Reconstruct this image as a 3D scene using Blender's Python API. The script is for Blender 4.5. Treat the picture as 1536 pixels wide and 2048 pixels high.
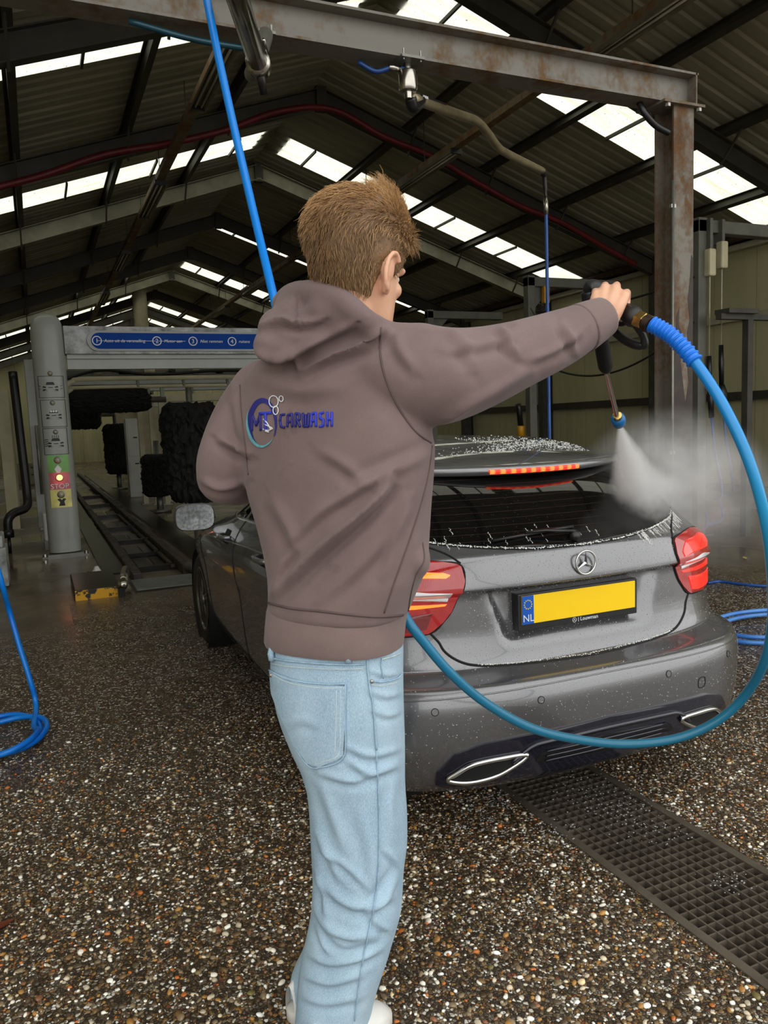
import bpy, bmesh, math, random
import numpy as np
from mathutils import Vector, Matrix, Euler

for _o in list(bpy.data.objects):
    bpy.data.objects.remove(_o, do_unlink=True)
SC = bpy.context.scene
COL = SC.collection
rnd = random.Random(7)
rng = np.random.default_rng(11)

# ------------------------------------------------------------------ camera
# world: +Y runs down the hall, +X to the right, Z up, metres
F_PX, PITCH, ROLL, CAM_H, YAW = 1556.0, 0.1136, -0.0396, 1.45, math.radians(23.8)
_rt0 = np.array([math.cos(YAW), -math.sin(YAW), 0.0])
_f0 = np.array([math.sin(YAW), math.cos(YAW), 0.0])
FW = _f0 * math.cos(PITCH) + np.array([0, 0, -math.sin(PITCH)])
_up0 = np.cross(_rt0, FW)
RT = math.cos(ROLL) * _rt0 + math.sin(ROLL) * _up0
UP = -math.sin(ROLL) * _rt0 + math.cos(ROLL) * _up0
CAM = np.array([0, 0, CAM_H])
cam_data = bpy.data.cameras.new('camera')
cam_data.sensor_fit = 'VERTICAL'
cam_data.sensor_height = 24.0
cam_data.lens = F_PX / 2048.0 * 24.0
cam_data.clip_start = 0.05
cam_data.clip_end = 300
cam = bpy.data.objects.new('camera', cam_data)
cam.matrix_world = Matrix(((RT[0], UP[0], -FW[0], CAM[0]), (RT[1], UP[1], -FW[1], CAM[1]),
                           (RT[2], UP[2], -FW[2], CAM[2]), (0, 0, 0, 1)))
COL.objects.link(cam)
SC.camera = cam

# ------------------------------------------------------------------ light: overcast sky, open hall front
world = bpy.data.worlds.new('overcast_sky')
SC.world = world
world.use_nodes = True
_bg = world.node_tree.nodes['Background']
_bg.inputs[0].default_value = (0.98, 0.985, 0.97, 1)
_bg.inputs[1].default_value = 2.1
SC.view_settings.view_transform = 'Standard'
SC.view_settings.look = 'None'
SC.view_settings.exposure = 0.0
SC.view_settings.gamma = 1.0
SC.view_settings.use_curve_mapping = False
SC.cycles.volume_bounces = 3          # light scatters several times in the spray
SC.cycles.max_bounces = 6
SC.cycles.diffuse_bounces = 3
SC.cycles.glossy_bounces = 3
SC.cycles.volume_max_steps = 192


# ------------------------------------------------------------------ measuring helpers (pixel of a 1536x2048 frame + a known plane)
def ray(u, v):
    return FW + (u - 768) / F_PX * RT - (v - 1024) / F_PX * UP
def on_z(u, v, z=0.0):
    d = ray(u, v); return CAM + d * (z - CAM_H) / d[2]
def on_y(u, v, y):
    d = ray(u, v); return CAM + d * y / d[1]
def on_x(u, v, x):
    d = ray(u, v); return CAM + d * x / d[0]
def at_d(u, v, dep):
    return CAM + ray(u, v) * dep
def proj(P):
    d = np.asarray(P, float) - CAM
    z = d @ FW
    return np.stack([768 + F_PX * (d @ RT) / z, 1024 - F_PX * (d @ UP) / z], -1)


# ------------------------------------------------------------------ materials
def srgb(r, g, b):
    def c(x):
        x /= 255.0
        return x / 12.92 if x <= 0.04045 else ((x + 0.055) / 1.055) ** 2.4
    return (c(r), c(g), c(b), 1)

class NT:
    def __init__(s, name):
        s.m = bpy.data.materials.new(name); s.m.use_nodes = True
        s.t = s.m.node_tree; s.n = s.t.nodes; s.b = s.n['Principled BSDF']; s.out = s.n['Material Output']
    def add(s, typ, ins=None, **kw):
        nd = s.n.new(typ)
        for k, v in kw.items():
            setattr(nd, k, v)
        for k, v in (ins or {}).items():
            s.set(nd.inputs[k], v)
        return nd
    def set(s, sock, v):
        if isinstance(v, bpy.types.NodeSocket):
            s.t.links.new(v, sock)
        elif isinstance(v, bpy.types.Node):
            s.t.links.new(v.outputs[0], sock)
        else:
            sock.default_value = v
    def p(s, **kw):
        for k, v in kw.items():
            s.set(s.b.inputs[k.replace('_', ' ')], v)
    def pos(s):
        return s.add('ShaderNodeNewGeometry').outputs['Position']
    def obj(s):
        return s.add('ShaderNodeTexCoord').outputs['Object']
    def noise(s, vec, scale, detail=4, rough=0.55, dist=0.0):
        nd = s.add('ShaderNodeTexNoise', {'Scale': scale, 'Detail': detail, 'Roughness': rough, 'Distortion': dist})
        if vec is not None: s.set(nd.inputs['Vector'], vec)
        return nd.outputs['Fac']
    def voro(s, vec, scale, feature='F1', rand=1.0):
        nd = s.add('ShaderNodeTexVoronoi', {'Scale': scale, 'Randomness': rand}, feature=feature)
        if vec is not None: s.set(nd.inputs['Vector'], vec)
        return nd
    def ramp(s, fac, stops, interp='LINEAR'):
        nd = s.add('ShaderNodeValToRGB', {'Fac': fac})
        cr = nd.color_ramp; cr.interpolation = interp
        while len(cr.elements) < len(stops): cr.elements.new(0.5)
        for e, (p, c) in zip(cr.elements, stops):
            e.position = p; e.color = c if len(c) == 4 else (*c, 1)
        return nd.outputs['Color']
    def mix(s, fac, a, b, blend='MIX'):
        nd = s.add('ShaderNodeMix', data_type='RGBA', blend_type=blend)
        s.set(nd.inputs[0], fac); s.set(nd.inputs[6], a); s.set(nd.inputs[7], b)
        return nd.outputs[2]
    def math(s, op, a, b=0.0, clamp=False):
        nd = s.add('ShaderNodeMath', operation=op, use_clamp=clamp)
        s.set(nd.inputs[0], a); s.set(nd.inputs[1], b)
        return nd.outputs[0]
    def mapr(s, v, a, b, c=0.0, d=1.0):
        nd = s.add('ShaderNodeMapRange', {'Value': v, 'From Min': a, 'From Max': b, 'To Min': c, 'To Max': d})
        return nd.outputs[0]
    def scalev(s, vec, x, y, z):
        nd = s.add('ShaderNodeMapping'); s.set(nd.inputs['Vector'], vec); nd.inputs['Scale'].default_value = (x, y, z)
        return nd.outputs[0]
    def bump(s, h, strength=0.3, dist=0.01):
        nd = s.add('ShaderNodeBump', {'Height': h, 'Strength': strength, 'Distance': dist})
        s.set(s.b.inputs['Normal'], nd.outputs[0])
        return nd

def plain(name, col, rough=0.5, metal=0.0, var=0.25, scale=6.0, bump=0.0, **kw):
    """plain material with a little procedural unevenness of its own colour"""
    t = NT(name)
    n = t.noise(t.pos(), scale, 5)
    lo = tuple(c * (1 - var) for c in col[:3]) + (1,)
    hi = tuple(min(1, c * (1 + var)) for c in col[:3]) + (1,)
    t.p(Base_Color=t.ramp(n, [(0.3, lo), (0.7, hi)]), Roughness=rough, Metallic=metal)
    if kw: t.p(**kw)
    if bump: t.bump(t.noise(t.pos(), scale * 8, 3), bump, 0.004)
    return t.m

def rusty(name, base, rust, amount=0.5, scale=5.0, rough=0.7):
    t = NT(name)
    P = t.pos()
    n1 = t.noise(t.scalev(P, 1, 1, 0.45), scale, 8, 0.65)
    n2 = t.noise(P, scale * 9, 4)
    f = t.math('ADD', t.math('MULTIPLY', n1, 0.75), t.math('MULTIPLY', n2, 0.25))
    m = t.mapr(f, 0.62 - amount * 0.25, 0.72 - amount * 0.2)
    rc = t.ramp(n2, [(0.3, tuple(c * 0.45 for c in rust[:3])), (0.7, rust)])
    t.p(Base_Color=t.mix(m, base, rc), Roughness=t.mapr(m, 0, 1, rough * 0.75, 0.9))
    t.bump(f, 0.25, 0.004)
    return t.m


# ------------------------------------------------------------------ mesh helpers
class MB:
    """collects verts and faces of one mesh"""
    def __init__(s): s.v = []; s.f = []
    def quadgrid(s, P, closed_u=False, closed_v=False):
        P = np.asarray(P, float); nu, nv = P.shape[:2]; o = len(s.v)
        s.v += [tuple(x) for x in P.reshape(-1, 3)]
        for i in range(nu if closed_u else nu - 1):
            for j in range(nv if closed_v else nv - 1):
                a, b = i, (i + 1) % nu; c, d = j, (j + 1) % nv
                s.f.append((o + a * nv + c, o + b * nv + c, o + b * nv + d, o + a * nv + d))
        return s
    def box(s, lo, hi, M=None):
        lo = np.asarray(lo, float); hi = np.asarray(hi, float); o = len(s.v)
        for z in (lo[2], hi[2]):
            for (x, y) in ((lo[0], lo[1]), (hi[0], lo[1]), (hi[0], hi[1]), (lo[0], hi[1])):
                p = Vector((x, y, z))
                s.v.append(tuple(M @ p) if M is not None else tuple(p))
        for q in ((3, 2, 1, 0), (4, 5, 6, 7), (0, 1, 5, 4), (1, 2, 6, 5), (2, 3, 7, 6), (3, 0, 4, 7)):
            s.f.append(tuple(o + i for i in q))
        return s
    def beam(s, a, b, w, h, up=(0, 0, 1)):
        """box from a to b with width w (sideways) and height h"""
        a = np.asarray(a, float); b = np.asarray(b, float); d = b - a; L = np.linalg.norm(d); d /= L
        u = np.asarray(up, float); sd = np.cross(d, u)
        if np.linalg.norm(sd) < 1e-6: sd = np.cross(d, (0, 1, 0))
        sd /= np.linalg.norm(sd); u = np.cross(sd, d)
        o = len(s.v)
        for p in (a, b):
            for (x, y) in ((-1, -1), (1, -1), (1, 1), (-1, 1)):
                s.v.append(tuple(p + sd * x * w / 2 + u * y * h / 2))
        for q in ((0, 1, 2, 3), (7, 6, 5, 4), (0, 4, 5, 1), (1, 5, 6, 2), (2, 6, 7, 3), (3, 7, 4, 0)):
            s.f.append(tuple(o + i for i in q))
        return s
    def ibeam(s, a, b, w, h, tf=0.012, tw=0.008, up=(0, 0, 1)):
        a = np.asarray(a, float); b = np.asarray(b, float); u = np.asarray(up, float)
        d = (b - a) / np.linalg.norm(b - a); sd = np.cross(d, u); sd /= np.linalg.norm(sd); u = np.cross(sd, d)
        s.beam(a + u * (h / 2 - tf / 2), b + u * (h / 2 - tf / 2), w, tf, u)
        s.beam(a - u * (h / 2 - tf / 2), b - u * (h / 2 - tf / 2), w, tf, u)
        s.beam(a, b, tw, h - 2 * tf, u)
        return s
    def tube(s, path, r, n=10, caps=True):
        P = np.asarray(path, float); m = len(P)
        R = np.full(m, r, float) if np.isscalar(r) else np.asarray(r, float)
        T = np.gradient(P, axis=0); T /= np.maximum(np.linalg.norm(T, axis=1, keepdims=True), 1e-9)
        u = np.cross(T[0], (0, 0, 1.0))
        if np.linalg.norm(u) < 1e-3: u = np.cross(T[0], (0, 1.0, 0))
        u /= np.linalg.norm(u); rings = []
        ang = np.arange(n) * 2 * np.pi / n
        for i in range(m):
            u = u - T[i] * (u @ T[i]); u /= np.linalg.norm(u); w = np.cross(T[i], u)
            rings.append(P[i] + R[i] * (np.cos(ang)[:, None] * u + np.sin(ang)[:, None] * w))
        o = len(s.v)
        s.quadgrid(np.array(rings), closed_v=True)
        if caps:
            s.f.append(tuple(o + i for i in range(n))[::-1]); s.f.append(tuple(o + (m - 1) * n + i for i in range(n)))
        return s
    def cyl(s, a, b, r, n=16, r2=None):
        return s.tube([a, b], [r, r if r2 is None else r2], n)
    def lathe(s, prof, n=24, origin=(0, 0, 0), axis=(0, 0, 1)):
        ax = Vector(axis).normalized(); q = Vector((0, 0, 1)).rotation_difference(ax)
        rows = []
        for (r, z) in prof:
            rows.append([tuple(Vector(origin) + q @ Vector((r * math.cos(t), r * math.sin(t), z))) for t in np.arange(n) * 2 * math.pi / n])
        o = len(s.v); s.quadgrid(np.array(rows), closed_v=True)
        k = len(prof)
        if prof[0][0] > 1e-6: s.f.append(tuple(o + i for i in range(n))[::-1])
        if prof[-1][0] > 1e-6: s.f.append(tuple(o + (k - 1) * n + i for i in range(n)))
        return s
    def prism(s, poly, ext, origin=(0, 0, 0), ux=(1, 0, 0), uy=(0, 0, 1)):
        """polygon in (ux,uy) extruded by vector ext"""
        O = np.asarray(origin, float); ux = np.asarray(ux, float); uy = np.asarray(uy, float); e = np.asarray(ext, float)
        o = len(s.v); n = len(poly)
        for k in (0, 1):
            for (x, y) in poly: s.v.append(tuple(O + ux * x + uy * y + e * k))
        s.f.append(tuple(o + i for i in range(n))); s.f.append(tuple(o + n + i for i in range(n))[::-1])
        for i in range(n):
            j = (i + 1) % n; s.f.append((o + i, o + n + i, o + n + j, o + j))
        return s
    def mesh(s, name, smooth=False):
        me = bpy.data.meshes.new(name)
        me.from_pydata(s.v, [], s.f)
        bm = bmesh.new(); bm.from_mesh(me)
        bmesh.ops.recalc_face_normals(bm, faces=bm.faces); bm.to_mesh(me); bm.free()
        if smooth:
            me.polygons.foreach_set('use_smooth', np.ones(len(me.polygons), bool))
            if smooth == 'auto':
                auto_sharp(me)
        me.update()
        return me
    def build(s, name, mat, parent=None, smooth=False, bevel=0.0, seg=2):
        o = obj(name, s.mesh(name, smooth), mat, parent)
        if bevel:
            b = o.modifiers.new('bevel', 'BEVEL'); b.width = bevel; b.segments = seg; b.limit_method = 'ANGLE'; b.angle_limit = 0.6
        return o

def auto_sharp(me, ang=0.7):
    bm = bmesh.new(); bm.from_mesh(me)
    for e in bm.edges:
        if len(e.link_faces) == 2 and e.calc_face_angle(0) > ang: e.smooth = False
    bm.to_mesh(me); bm.free()

def obj(name, me, mat=None, parent=None):
    o = bpy.data.objects.new(name, me)
    COL.objects.link(o)
    if mat is not None and me is not None and len(me.materials) == 0: me.materials.append(mat)
    if parent is not None: o.parent = parent
    return o
def tag(o, label, cat, group=None, kind=None):
    o['label'] = label; o['category'] = cat
    if group: o['group'] = group
    if kind: o['kind'] = kind
    return o
def thing(name, label, cat, loc=(0, 0, 0), group=None):
    o = bpy.data.objects.new(name, None); COL.objects.link(o)
    o.location = tuple(loc); o.empty_display_size = 0.1
    return tag(o, label, cat, group)
def struct(o):
    o['kind'] = 'structure'; return o
def keep(o, parent):
    """parent without moving (parent is a pure translation/rotation known now)"""
    bpy.context.view_layer.update()
    o.parent = parent; o.matrix_parent_inverse = parent.matrix_world.inverted(); return o
def catmull(pts, n=8, closed=False):
    P = np.asarray(pts, float); out = []
    m = len(P)
    for i in range(m if closed else m - 1):
        p0 = P[(i - 1) % m] if (closed or i > 0) else 2 * P[0] - P[1]
        p1 = P[i]; p2 = P[(i + 1) % m]
        p3 = P[(i + 2) % m] if (closed or i < m - 2) else 2 * P[-1] - P[-2]
        for t in np.arange(n) / n:
            out.append(0.5 * ((2 * p1) + (-p0 + p2) * t + (2 * p0 - 5 * p1 + 4 * p2 - p3) * t * t + (-p0 + 3 * p1 - 3 * p2 + p3) * t ** 3))
    if not closed: out.append(P[-1])
    return np.array(out)
def evaluated_mesh(o, name):
    dg = bpy.context.evaluated_depsgraph_get()
    dg.update()
    return bpy.data.meshes.new_from_object(o.evaluated_get(dg))
def text_mesh(name, body, size, mat, parent, M, shear=0.0, extrude=0.001, align='LEFT', spacing=1.0):
    """flat lettering as a mesh; M maps text x,y to the wall"""
    cu = bpy.data.curves.new(name, 'FONT'); cu.body = body; cu.size = size; cu.shear = shear
    cu.extrude = extrude; cu.align_x = align; cu.space_character = spacing; cu.resolution_u = 3
    tmp = bpy.data.objects.new(name + '_curve', cu); COL.objects.link(tmp)
    me = evaluated_mesh(tmp, name)
    bpy.data.objects.remove(tmp, do_unlink=True); bpy.data.curves.remove(cu)
    me.name = name; me.transform(M)
    me.materials.clear()
    return obj(name, me, mat, parent)
def frame(o, x, y):
    """4x4 with local x,y axes along the given world vectors"""
    x = Vector(x).normalized(); y = Vector(y).normalized(); z = x.cross(y)
    return Matrix(((x.x, y.x, z.x, o[0]), (x.y, y.y, z.y, o[1]), (x.z, y.z, z.z, o[2]), (0, 0, 0, 1)))
# ================================================================== the hall
RX, RZ, SL = 4.88, 7.30, 0.341          # ridge and roof slope
WR, WL = 12.47, -2.71                    # right and left wall
EZ = RZ - SL * (WR - RX)
Y0, Y1 = 0.7, 45.0
cosS = 1 / math.sqrt(1 + SL * SL); sinS = SL * cosS
SLEN = (WR + 0.15 - RX) / cosS
def roof_z(x): return RZ - SL * abs(x - RX)

# --- materials
def sheet_mat():
    t = NT('roof_sheet_grey')
    P = t.pos()
    n = t.noise(t.scalev(P, 0.5, 3, 0.5), 1.2, 6)
    t.p(Base_Color=t.ramp(n, [(0.25, srgb(140, 137, 118)), (0.75, srgb(180, 176, 152))]), Roughness=0.6)
    return t.m
M_SHEET = sheet_mat()
def skylight_mat():
    t = NT('translucent_skylight')
    P = t.pos()
    dirt = t.noise(t.scalev(P, 0.35, 4, 0.35), 2.5, 8, 0.7)
    spots = t.noise(P, 22, 3, 0.6)
    c = t.mix(t.mapr(dirt, 0.5, 0.8), (0.70, 0.70, 0.58, 1), (0.42, 0.43, 0.24, 1))
    c = t.mix(t.mapr(spots, 0.66, 0.7), c, (0.16, 0.17, 0.08, 1))
    tr = t.add('ShaderNodeBsdfTranslucent', {'Color': c})
    df = t.add('ShaderNodeBsdfDiffuse', {'Color': (0.5, 0.5, 0.42, 1)})
    mx = t.add('ShaderNodeMixShader', {0: 0.12, 1: tr.outputs[0], 2: df.outputs[0]})
    t.t.links.new(mx.outputs[0], t.out.inputs[0])
    return t.m
M_SKYL = skylight_mat()
M_STEEL = plain('dark_roof_steel', srgb(60, 57, 48), 0.6, 0.0, 0.3, 3)
M_GALV = plain('galvanised_rafter', srgb(128, 126, 108), 0.5, 0.3, 0.2, 4)
M_PANEL = None
def panel_mat():
    t = NT('cream_wall_panel')
    P = t.pos()
    n = t.noise(t.scalev(P, 1, 1, 0.25), 1.3, 6)
    streak = t.noise(t.scalev(P, 3, 3, 0.15), 3.0, 6, 0.7)
    z = t.add('ShaderNodeSeparateXYZ', {0: P}).outputs[2]
    grime = t.math('MULTIPLY', t.mapr(z, 2.2, 0.0), t.mapr(streak, 0.35, 0.7), True)
    c = t.ramp(n, [(0.3, srgb(172, 166, 128)), (0.7, srgb(194, 188, 148))])
    t.p(Base_Color=t.mix(t.math('MULTIPLY', grime, 0.55), c, srgb(96, 90, 70)), Roughness=0.55)
    return t.m
M_PANEL = panel_mat()

# --- roof: every corrugated sheet is a piece of the ceiling
ceiling = bpy.data.objects.new('ceiling', None); COL.objects.link(ceiling); struct(ceiling)
ceiling['label'] = 'corrugated grey gable roof on dark steel frames with skylight strips'
def sheet_mesh(name, mat, ribs=4, h=0.03):
    prof = []
    w = 1.0 / ribs
    for k in range(ribs):
        y = k * w
        prof += [(y, 0), (y + w * 0.56, 0), (y + w * 0.68, h), (y + w * 0.88, h)]
    prof.append((1.0 + 0.03, 0))
    P = np.array([[(s_, y, n) for (y, n) in prof] for s_ in (0, SLEN)])
    mb = MB().quadgrid(P)
    me = mb.mesh(name); me.materials.append(mat); return me
ME_SHEET = sheet_mesh('roof_sheet', M_SHEET)
ME_SKY = sheet_mesh('skylight_sheet', M_SKYL, 3, 0.025)
def sheet_matrix(y, right):
    if right:
        x = Vector((cosS, 0, -sinS)); yv = Vector((0, 1, 0)); n = Vector((sinS, 0, cosS))
    else:
        x = Vector((-cosS, 0, -sinS)); yv = Vector((0, 1, 0)); n = Vector((-sinS, 0, cosS))
    return Matrix(((x.x, yv.x, n.x, RX), (x.y, yv.y, n.y, y), (x.z, yv.z, n.z, RZ), (0, 0, 0, 1)))
SKY_R = (3.3, 9.6, 15.6, 22, 27.7, 34, 36.5, 38.5, 40.5, 42.5)  # last four strips of each row are added to brighten the far end
SKY_L = (3.3, 9.6, 15.4, 27.6, 33.6, 36.5, 38.5, 40.5, 42.5)
for right, strips in ((True, SKY_R), (False, SKY_L)):
    y = Y0
    strips = sorted(strips)
    while y < Y1:
        nxt = [q for q in strips if q >= y - 1e-6]
        if nxt and nxt[0] - y < 1e-6:
            o = obj('skylight_sheet', ME_SKY, None, ceiling); o.matrix_world = sheet_matrix(y, right); y += 1.0; strips.remove(nxt[0]); continue
        step = 1.0
        if nxt and nxt[0] - y < 1.0: step = nxt[0] - y
        o = obj('roof_sheet', ME_SHEET, None, ceiling)
        M = sheet_matrix(y, right)
        o.matrix_world = M @ Matrix.Diagonal((1, step / 1.0, 1, 1)); y += step
# ridge cap
MB().prism([(-0.3, -0.08), (0, 0.03), (0.3, -0.08), (0.3, -0.06), (0, 0.05), (-0.3, -0.06)], (0, Y1 - Y0, 0), (RX, Y0, RZ)).build('ridge_cap', M_SHEET, ceiling)

# --- portal frames
FRAMES = [0.9, 4.95, 9.0, 13.05, 17.1, 21.2, 25.2, 28.9, 33.0, 37.1, 41.2]
for k, fy in enumerate(FRAMES):
    light = k in (4, 7)
    for sgn, wx in ((1, WR), (-1, WL)):
        a = np.array([RX, fy, RZ - 0.34]); b = np.array([wx - sgn * 0.2, fy, roof_z(wx - sgn * .2) - 0.34])
        MB().ibeam(a, b, 0.15, 0.30, 0.016, 0.012, up=(sgn * sinS, 0, cosS)).build('rafter', M_GALV if light else M_STEEL, ceiling)
        # haunch and knee braces to the purlins
    MB().box((RX - 0.09, fy - 0.07, RZ - 0.55), (RX + 0.09, fy + 0.07, RZ - 0.16)).build('ridge_plate', M_STEEL, ceiling)
# --- purlins
PUR = [1.62, 3.22, 4.82, 6.42, 7.5]
me_p = MB().ibeam((0, Y0, 0), (0, Y1, 0), 0.10, 0.16, 0.01, 0.008).mesh('purlin'); me_p.materials.append(M_STEEL)
me_br = MB().beam((0, 0, 0), (0, 0.42, -0.42), 0.03, 0.03).mesh('brace'); me_br.materials.append(M_STEEL)
for sgn in (1, -1):
    for p in PUR:
        x = RX + sgn * p
        o = obj('purlin', me_p, None, ceiling); o.location = (x, 0, roof_z(x) - 0.10)
        o.rotation_euler = (0, sgn * math.atan(SL), 0)
        if p < 7:
            for fy in FRAMES[2:8]:
                b = obj('knee_brace', me_br, None, ceiling); b.location = (x, fy - 0.42, roof_z(x) - 0.14)
# sag rods between the purlins under the skylights
me_rod = MB().beam((0, 0, 0), (0, 1.0, 0), 0.035, 0.05).mesh('skylight_bar'); me_rod.materials.append(M_STEEL)
for sgn, strips in ((1, SKY_R), (-1, SKY_L)):
    for sy in strips:
        for p in (0.8, 2.4, 4.0, 5.6):
            x = RX + sgn * p
            o = obj('skylight_bar', me_rod, None, ceiling); o.location = (x, sy, roof_z(x) - 0.03)

# --- walls: vertical cream panels with recessed joints
def wall(name, x, label):
    w = bpy.data.objects.new(name, None); COL.objects.link(w); struct(w); w['label'] = label
    s = 1 if x > RX else -1
    back = MB().box((x + s * 0.03, Y0, 0), (x + s * 0.1, Y1, EZ + 0.15)).build('wall_backing', M_STEEL, w)
    me = MB().box((0, 0.006, 0.02), (0.03 if s > 0 else -0.03, 0.994, EZ + 0.12)).mesh('wall_panel'); me.materials.append(M_PANEL)
    for k in range(int(Y1 - Y0) + 1):
        o = obj('wall_panel', me, None, w); o.location = (x, Y0 + k, 0)
    return w
wall_right = wall('wall_right', WR, 'cream panelled side wall with horizontal rails')
wall_left = wall('wall_left', WL, 'cream panelled side wall behind the machines')
M_RAIL_D = plain('dark_wall_rail', srgb(52, 49, 40), 0.6, 0, 0.3)
M_RAIL_L = plain('pale_wall_rail', srgb(168, 164, 140), 0.5, 0, 0.15)
MB().box((WR - 0.12, Y0, 1.62), (WR, Y1, 1.78)).build('wall_rail', M_RAIL_D, wall_right)
MB().box((WR - 0.10, Y0, 3.12), (WR, Y1, 3.24)).build('wall_rail', M_RAIL_L, wall_right)
MB().box((WR - 0.16, Y0, 4.42), (WR, Y1, 4.52)).build('wall_rail', M_RAIL_L, wall_right)
M_RUSTPIPE = rusty('rusty_gutter_pipe', srgb(60, 50, 40), srgb(92, 55, 32), 0.7)
MB().tube([(WR - 0.25, Y0, 4.62), (WR - 0.25, Y1, 4.62)], 0.07, 10).build('gutter_pipe', M_RUSTPIPE, wall_right)
MB().box((WR - 0.14, Y0, 0.0), (WR, Y1, 0.10)).build('plinth', plain('pale_plinth', srgb(170, 160, 120), 0.6), wall_right)
M_COLD = plain('dark_wall_column', srgb(62, 60, 52), 0.6, 0, 0.3)
for fy in FRAMES[1:]:
    for sgn, wx, w in ((1, WR, wall_right), (-1, WL, wall_left)):
        MB().ibeam((wx - sgn * 0.17, fy, 0), (wx - sgn * 0.17, fy, roof_z(wx) - 0.1), 0.2, 0.32, 0.02, 0.014, up=(1, 0, 0)).build('wall_column', M_COLD, w)
# --- far gable wall
wb = bpy.data.objects.new('wall_back', None); COL.objects.link(wb); struct(wb); wb['label'] = 'cream panelled gable wall at the far end of the hall'
for k in range(15):
    x0 = WL + k * 1.012; x1 = x0 + 1.0
    MB().prism([(x0, 0), (x1, 0), (x1, roof_z(x1) - 0.05), (x0, roof_z(x0) - 0.05)], (0, 0.05, 0), (0, Y1 - 0.1, 0)).build('wall_panel', M_PANEL, wb)
MB().prism([(WL, 0), (WR, 0), (WR, EZ + 0.1), (RX, RZ + 0.1), (WL, EZ + 0.1)], (0, 0.1, 0), (0, Y1 - 0.04, 0)).build('wall_backing', M_STEEL, wb)

# ================================================================== floor
def floor_mat():
    t = NT('wet_aggregate_floor')
    P = t.pos()
    sep = t.add('ShaderNodeSeparateXYZ', {0: P})
    big = t.noise(P, 0.9, 5, 0.6)
    # pebbles cast in concrete
    v1 = t.voro(P, 105.0); v2 = t.voro(P, 105.0, 'DISTANCE_TO_EDGE')
    pick = t.add('ShaderNodeSeparateColor', {0: v1.outputs['Color']}).outputs[0]
    peb = t.ramp(pick, [(0.0, srgb(58, 46, 32)), (0.28, srgb(96, 76, 50)), (0.45, srgb(120, 108, 90)), (0.6, srgb(74, 62, 50)),
                        (0.72, srgb(150, 112, 62)), (0.80, srgb(205, 198, 182)), (0.92, srgb(240, 236, 226)), (0.97, srgb(120, 66, 40))], 'CONSTANT')
    edge = t.mapr(v2.outputs['Distance'], 0.02, 0.16)
    agg = t.mix(edge, srgb(44, 36, 25), peb)
    smooth_n = t.noise(P, 3.0, 7, 0.6)
    con = t.ramp(smooth_n, [(0.25, srgb(66, 56, 42)), (0.5, srgb(92, 80, 62)), (0.75, srgb(118, 104, 82))])
    # the exposed aggregate ends at the conveyor
    edge_y = t.math('ADD', sep.outputs[1], t.math('MULTIPLY', t.math('SUBTRACT', big, 0.5), 1.6))
    lim = t.math('ADD', 6.9, t.math('MULTIPLY', t.math('LESS_THAN', sep.outputs[0], 0.15), -0.9))
    con_f = t.mapr(t.math('SUBTRACT', edge_y, lim), -0.5, 0.5)
    con_f = t.math('MAXIMUM', con_f, t.mapr(sep.outputs[0], 5.2, 6.2))
    col = t.mix(con_f, agg, con)
    t.p(Base_Color=col)
    pud = t.noise(t.scalev(P, 1.0, 0.7, 1), 0.55, 4, 0.5)
    wet = t.mapr(pud, 0.42, 0.60)
    r_agg = t.mapr(t.noise(P, 4, 4), 0.3, 0.7, 0.18, 0.4)
    r_con = t.mapr(wet, 0, 1, 0.42, 0.06)
    rmx = t.add('ShaderNodeMix', data_type='FLOAT'); t.set(rmx.inputs[0], con_f); t.set(rmx.inputs[2], r_agg); t.set(rmx.inputs[3], r_con)
    t.p(Roughness=rmx.outputs[0])
    hmx = t.add('ShaderNodeMix', data_type='FLOAT'); t.set(hmx.inputs[0], con_f)
    t.set(hmx.inputs[2], edge); t.set(hmx.inputs[3], t.math('MULTIPLY', smooth_n, t.math('SUBTRACT', 1.0, wet)))
    t.bump(hmx.outputs[0], 0.5, 0.004)
    return t.m
M_FLOOR = floor_mat()
GX0, GX1 = 1.56, 2.0          # drain channel
GY0, GY1 = -1.0, 6.3
mb = MB()
for (a, b, c, d) in ((-40, -40, GX0, 60), (GX1, -40, 40, 60), (GX0, -40, GX1, GY0), (GX0, GY1, GX1, 60)):
    mb.v += [(a, b, 0), (c, b, 0), (c, d, 0), (a, d, 0)]; n = len(mb.v); mb.f.append((n - 4, n - 3, n - 2, n - 1))
floor = mb.build('floor', M_FLOOR); struct(floor); floor['label'] = 'wet exposed-aggregate and concrete floor of the wash hall'
# ================================================================== drain channel with grating
M_CHAN = plain('wet_channel_concrete', srgb(48, 40, 33), 0.4, 0, 0.3)
M_GRATE = plain('worn_grating_steel', srgb(112, 103, 90), 0.4, 0.5, 0.25, 9)
dg_ = thing('drain_grate', 'long dark steel bar grating in the floor running under the car', 'drain grate', (0, 0, 0))
ch = MB()
ch.box((GX0 - 0.02, GY0, -0.35), (GX0 + 0.012, GY1, -0.002)); ch.box((GX1 - 0.012, GY0, -0.35), (GX1 + 0.02, GY1, -0.002))
ch.box((GX0, GY0, -0.36), (GX1, GY1, -0.33)); ch.box((GX0, GY0 - 0.02, -0.35), (GX1, GY0, -0.002)); ch.box((GX0, GY1, -0.35), (GX1, GY1 + 0.02, -0.002))
ch.build('channel', M_CHAN, dg_)
fr = MB()
fr.box((GX0, GY0, -0.03), (GX0 + 0.03, GY1, 0.004)); fr.box((GX1 - 0.03, GY0, -0.03), (GX1, GY1, 0.004))
fr.build('edge_frame', M_GRATE, dg_)
me_long = MB().box((-0.0025, GY0, -0.03), (0.0025, GY1, 0.002)).mesh('bearing_bar'); me_long.materials.append(M_GRATE)
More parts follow.
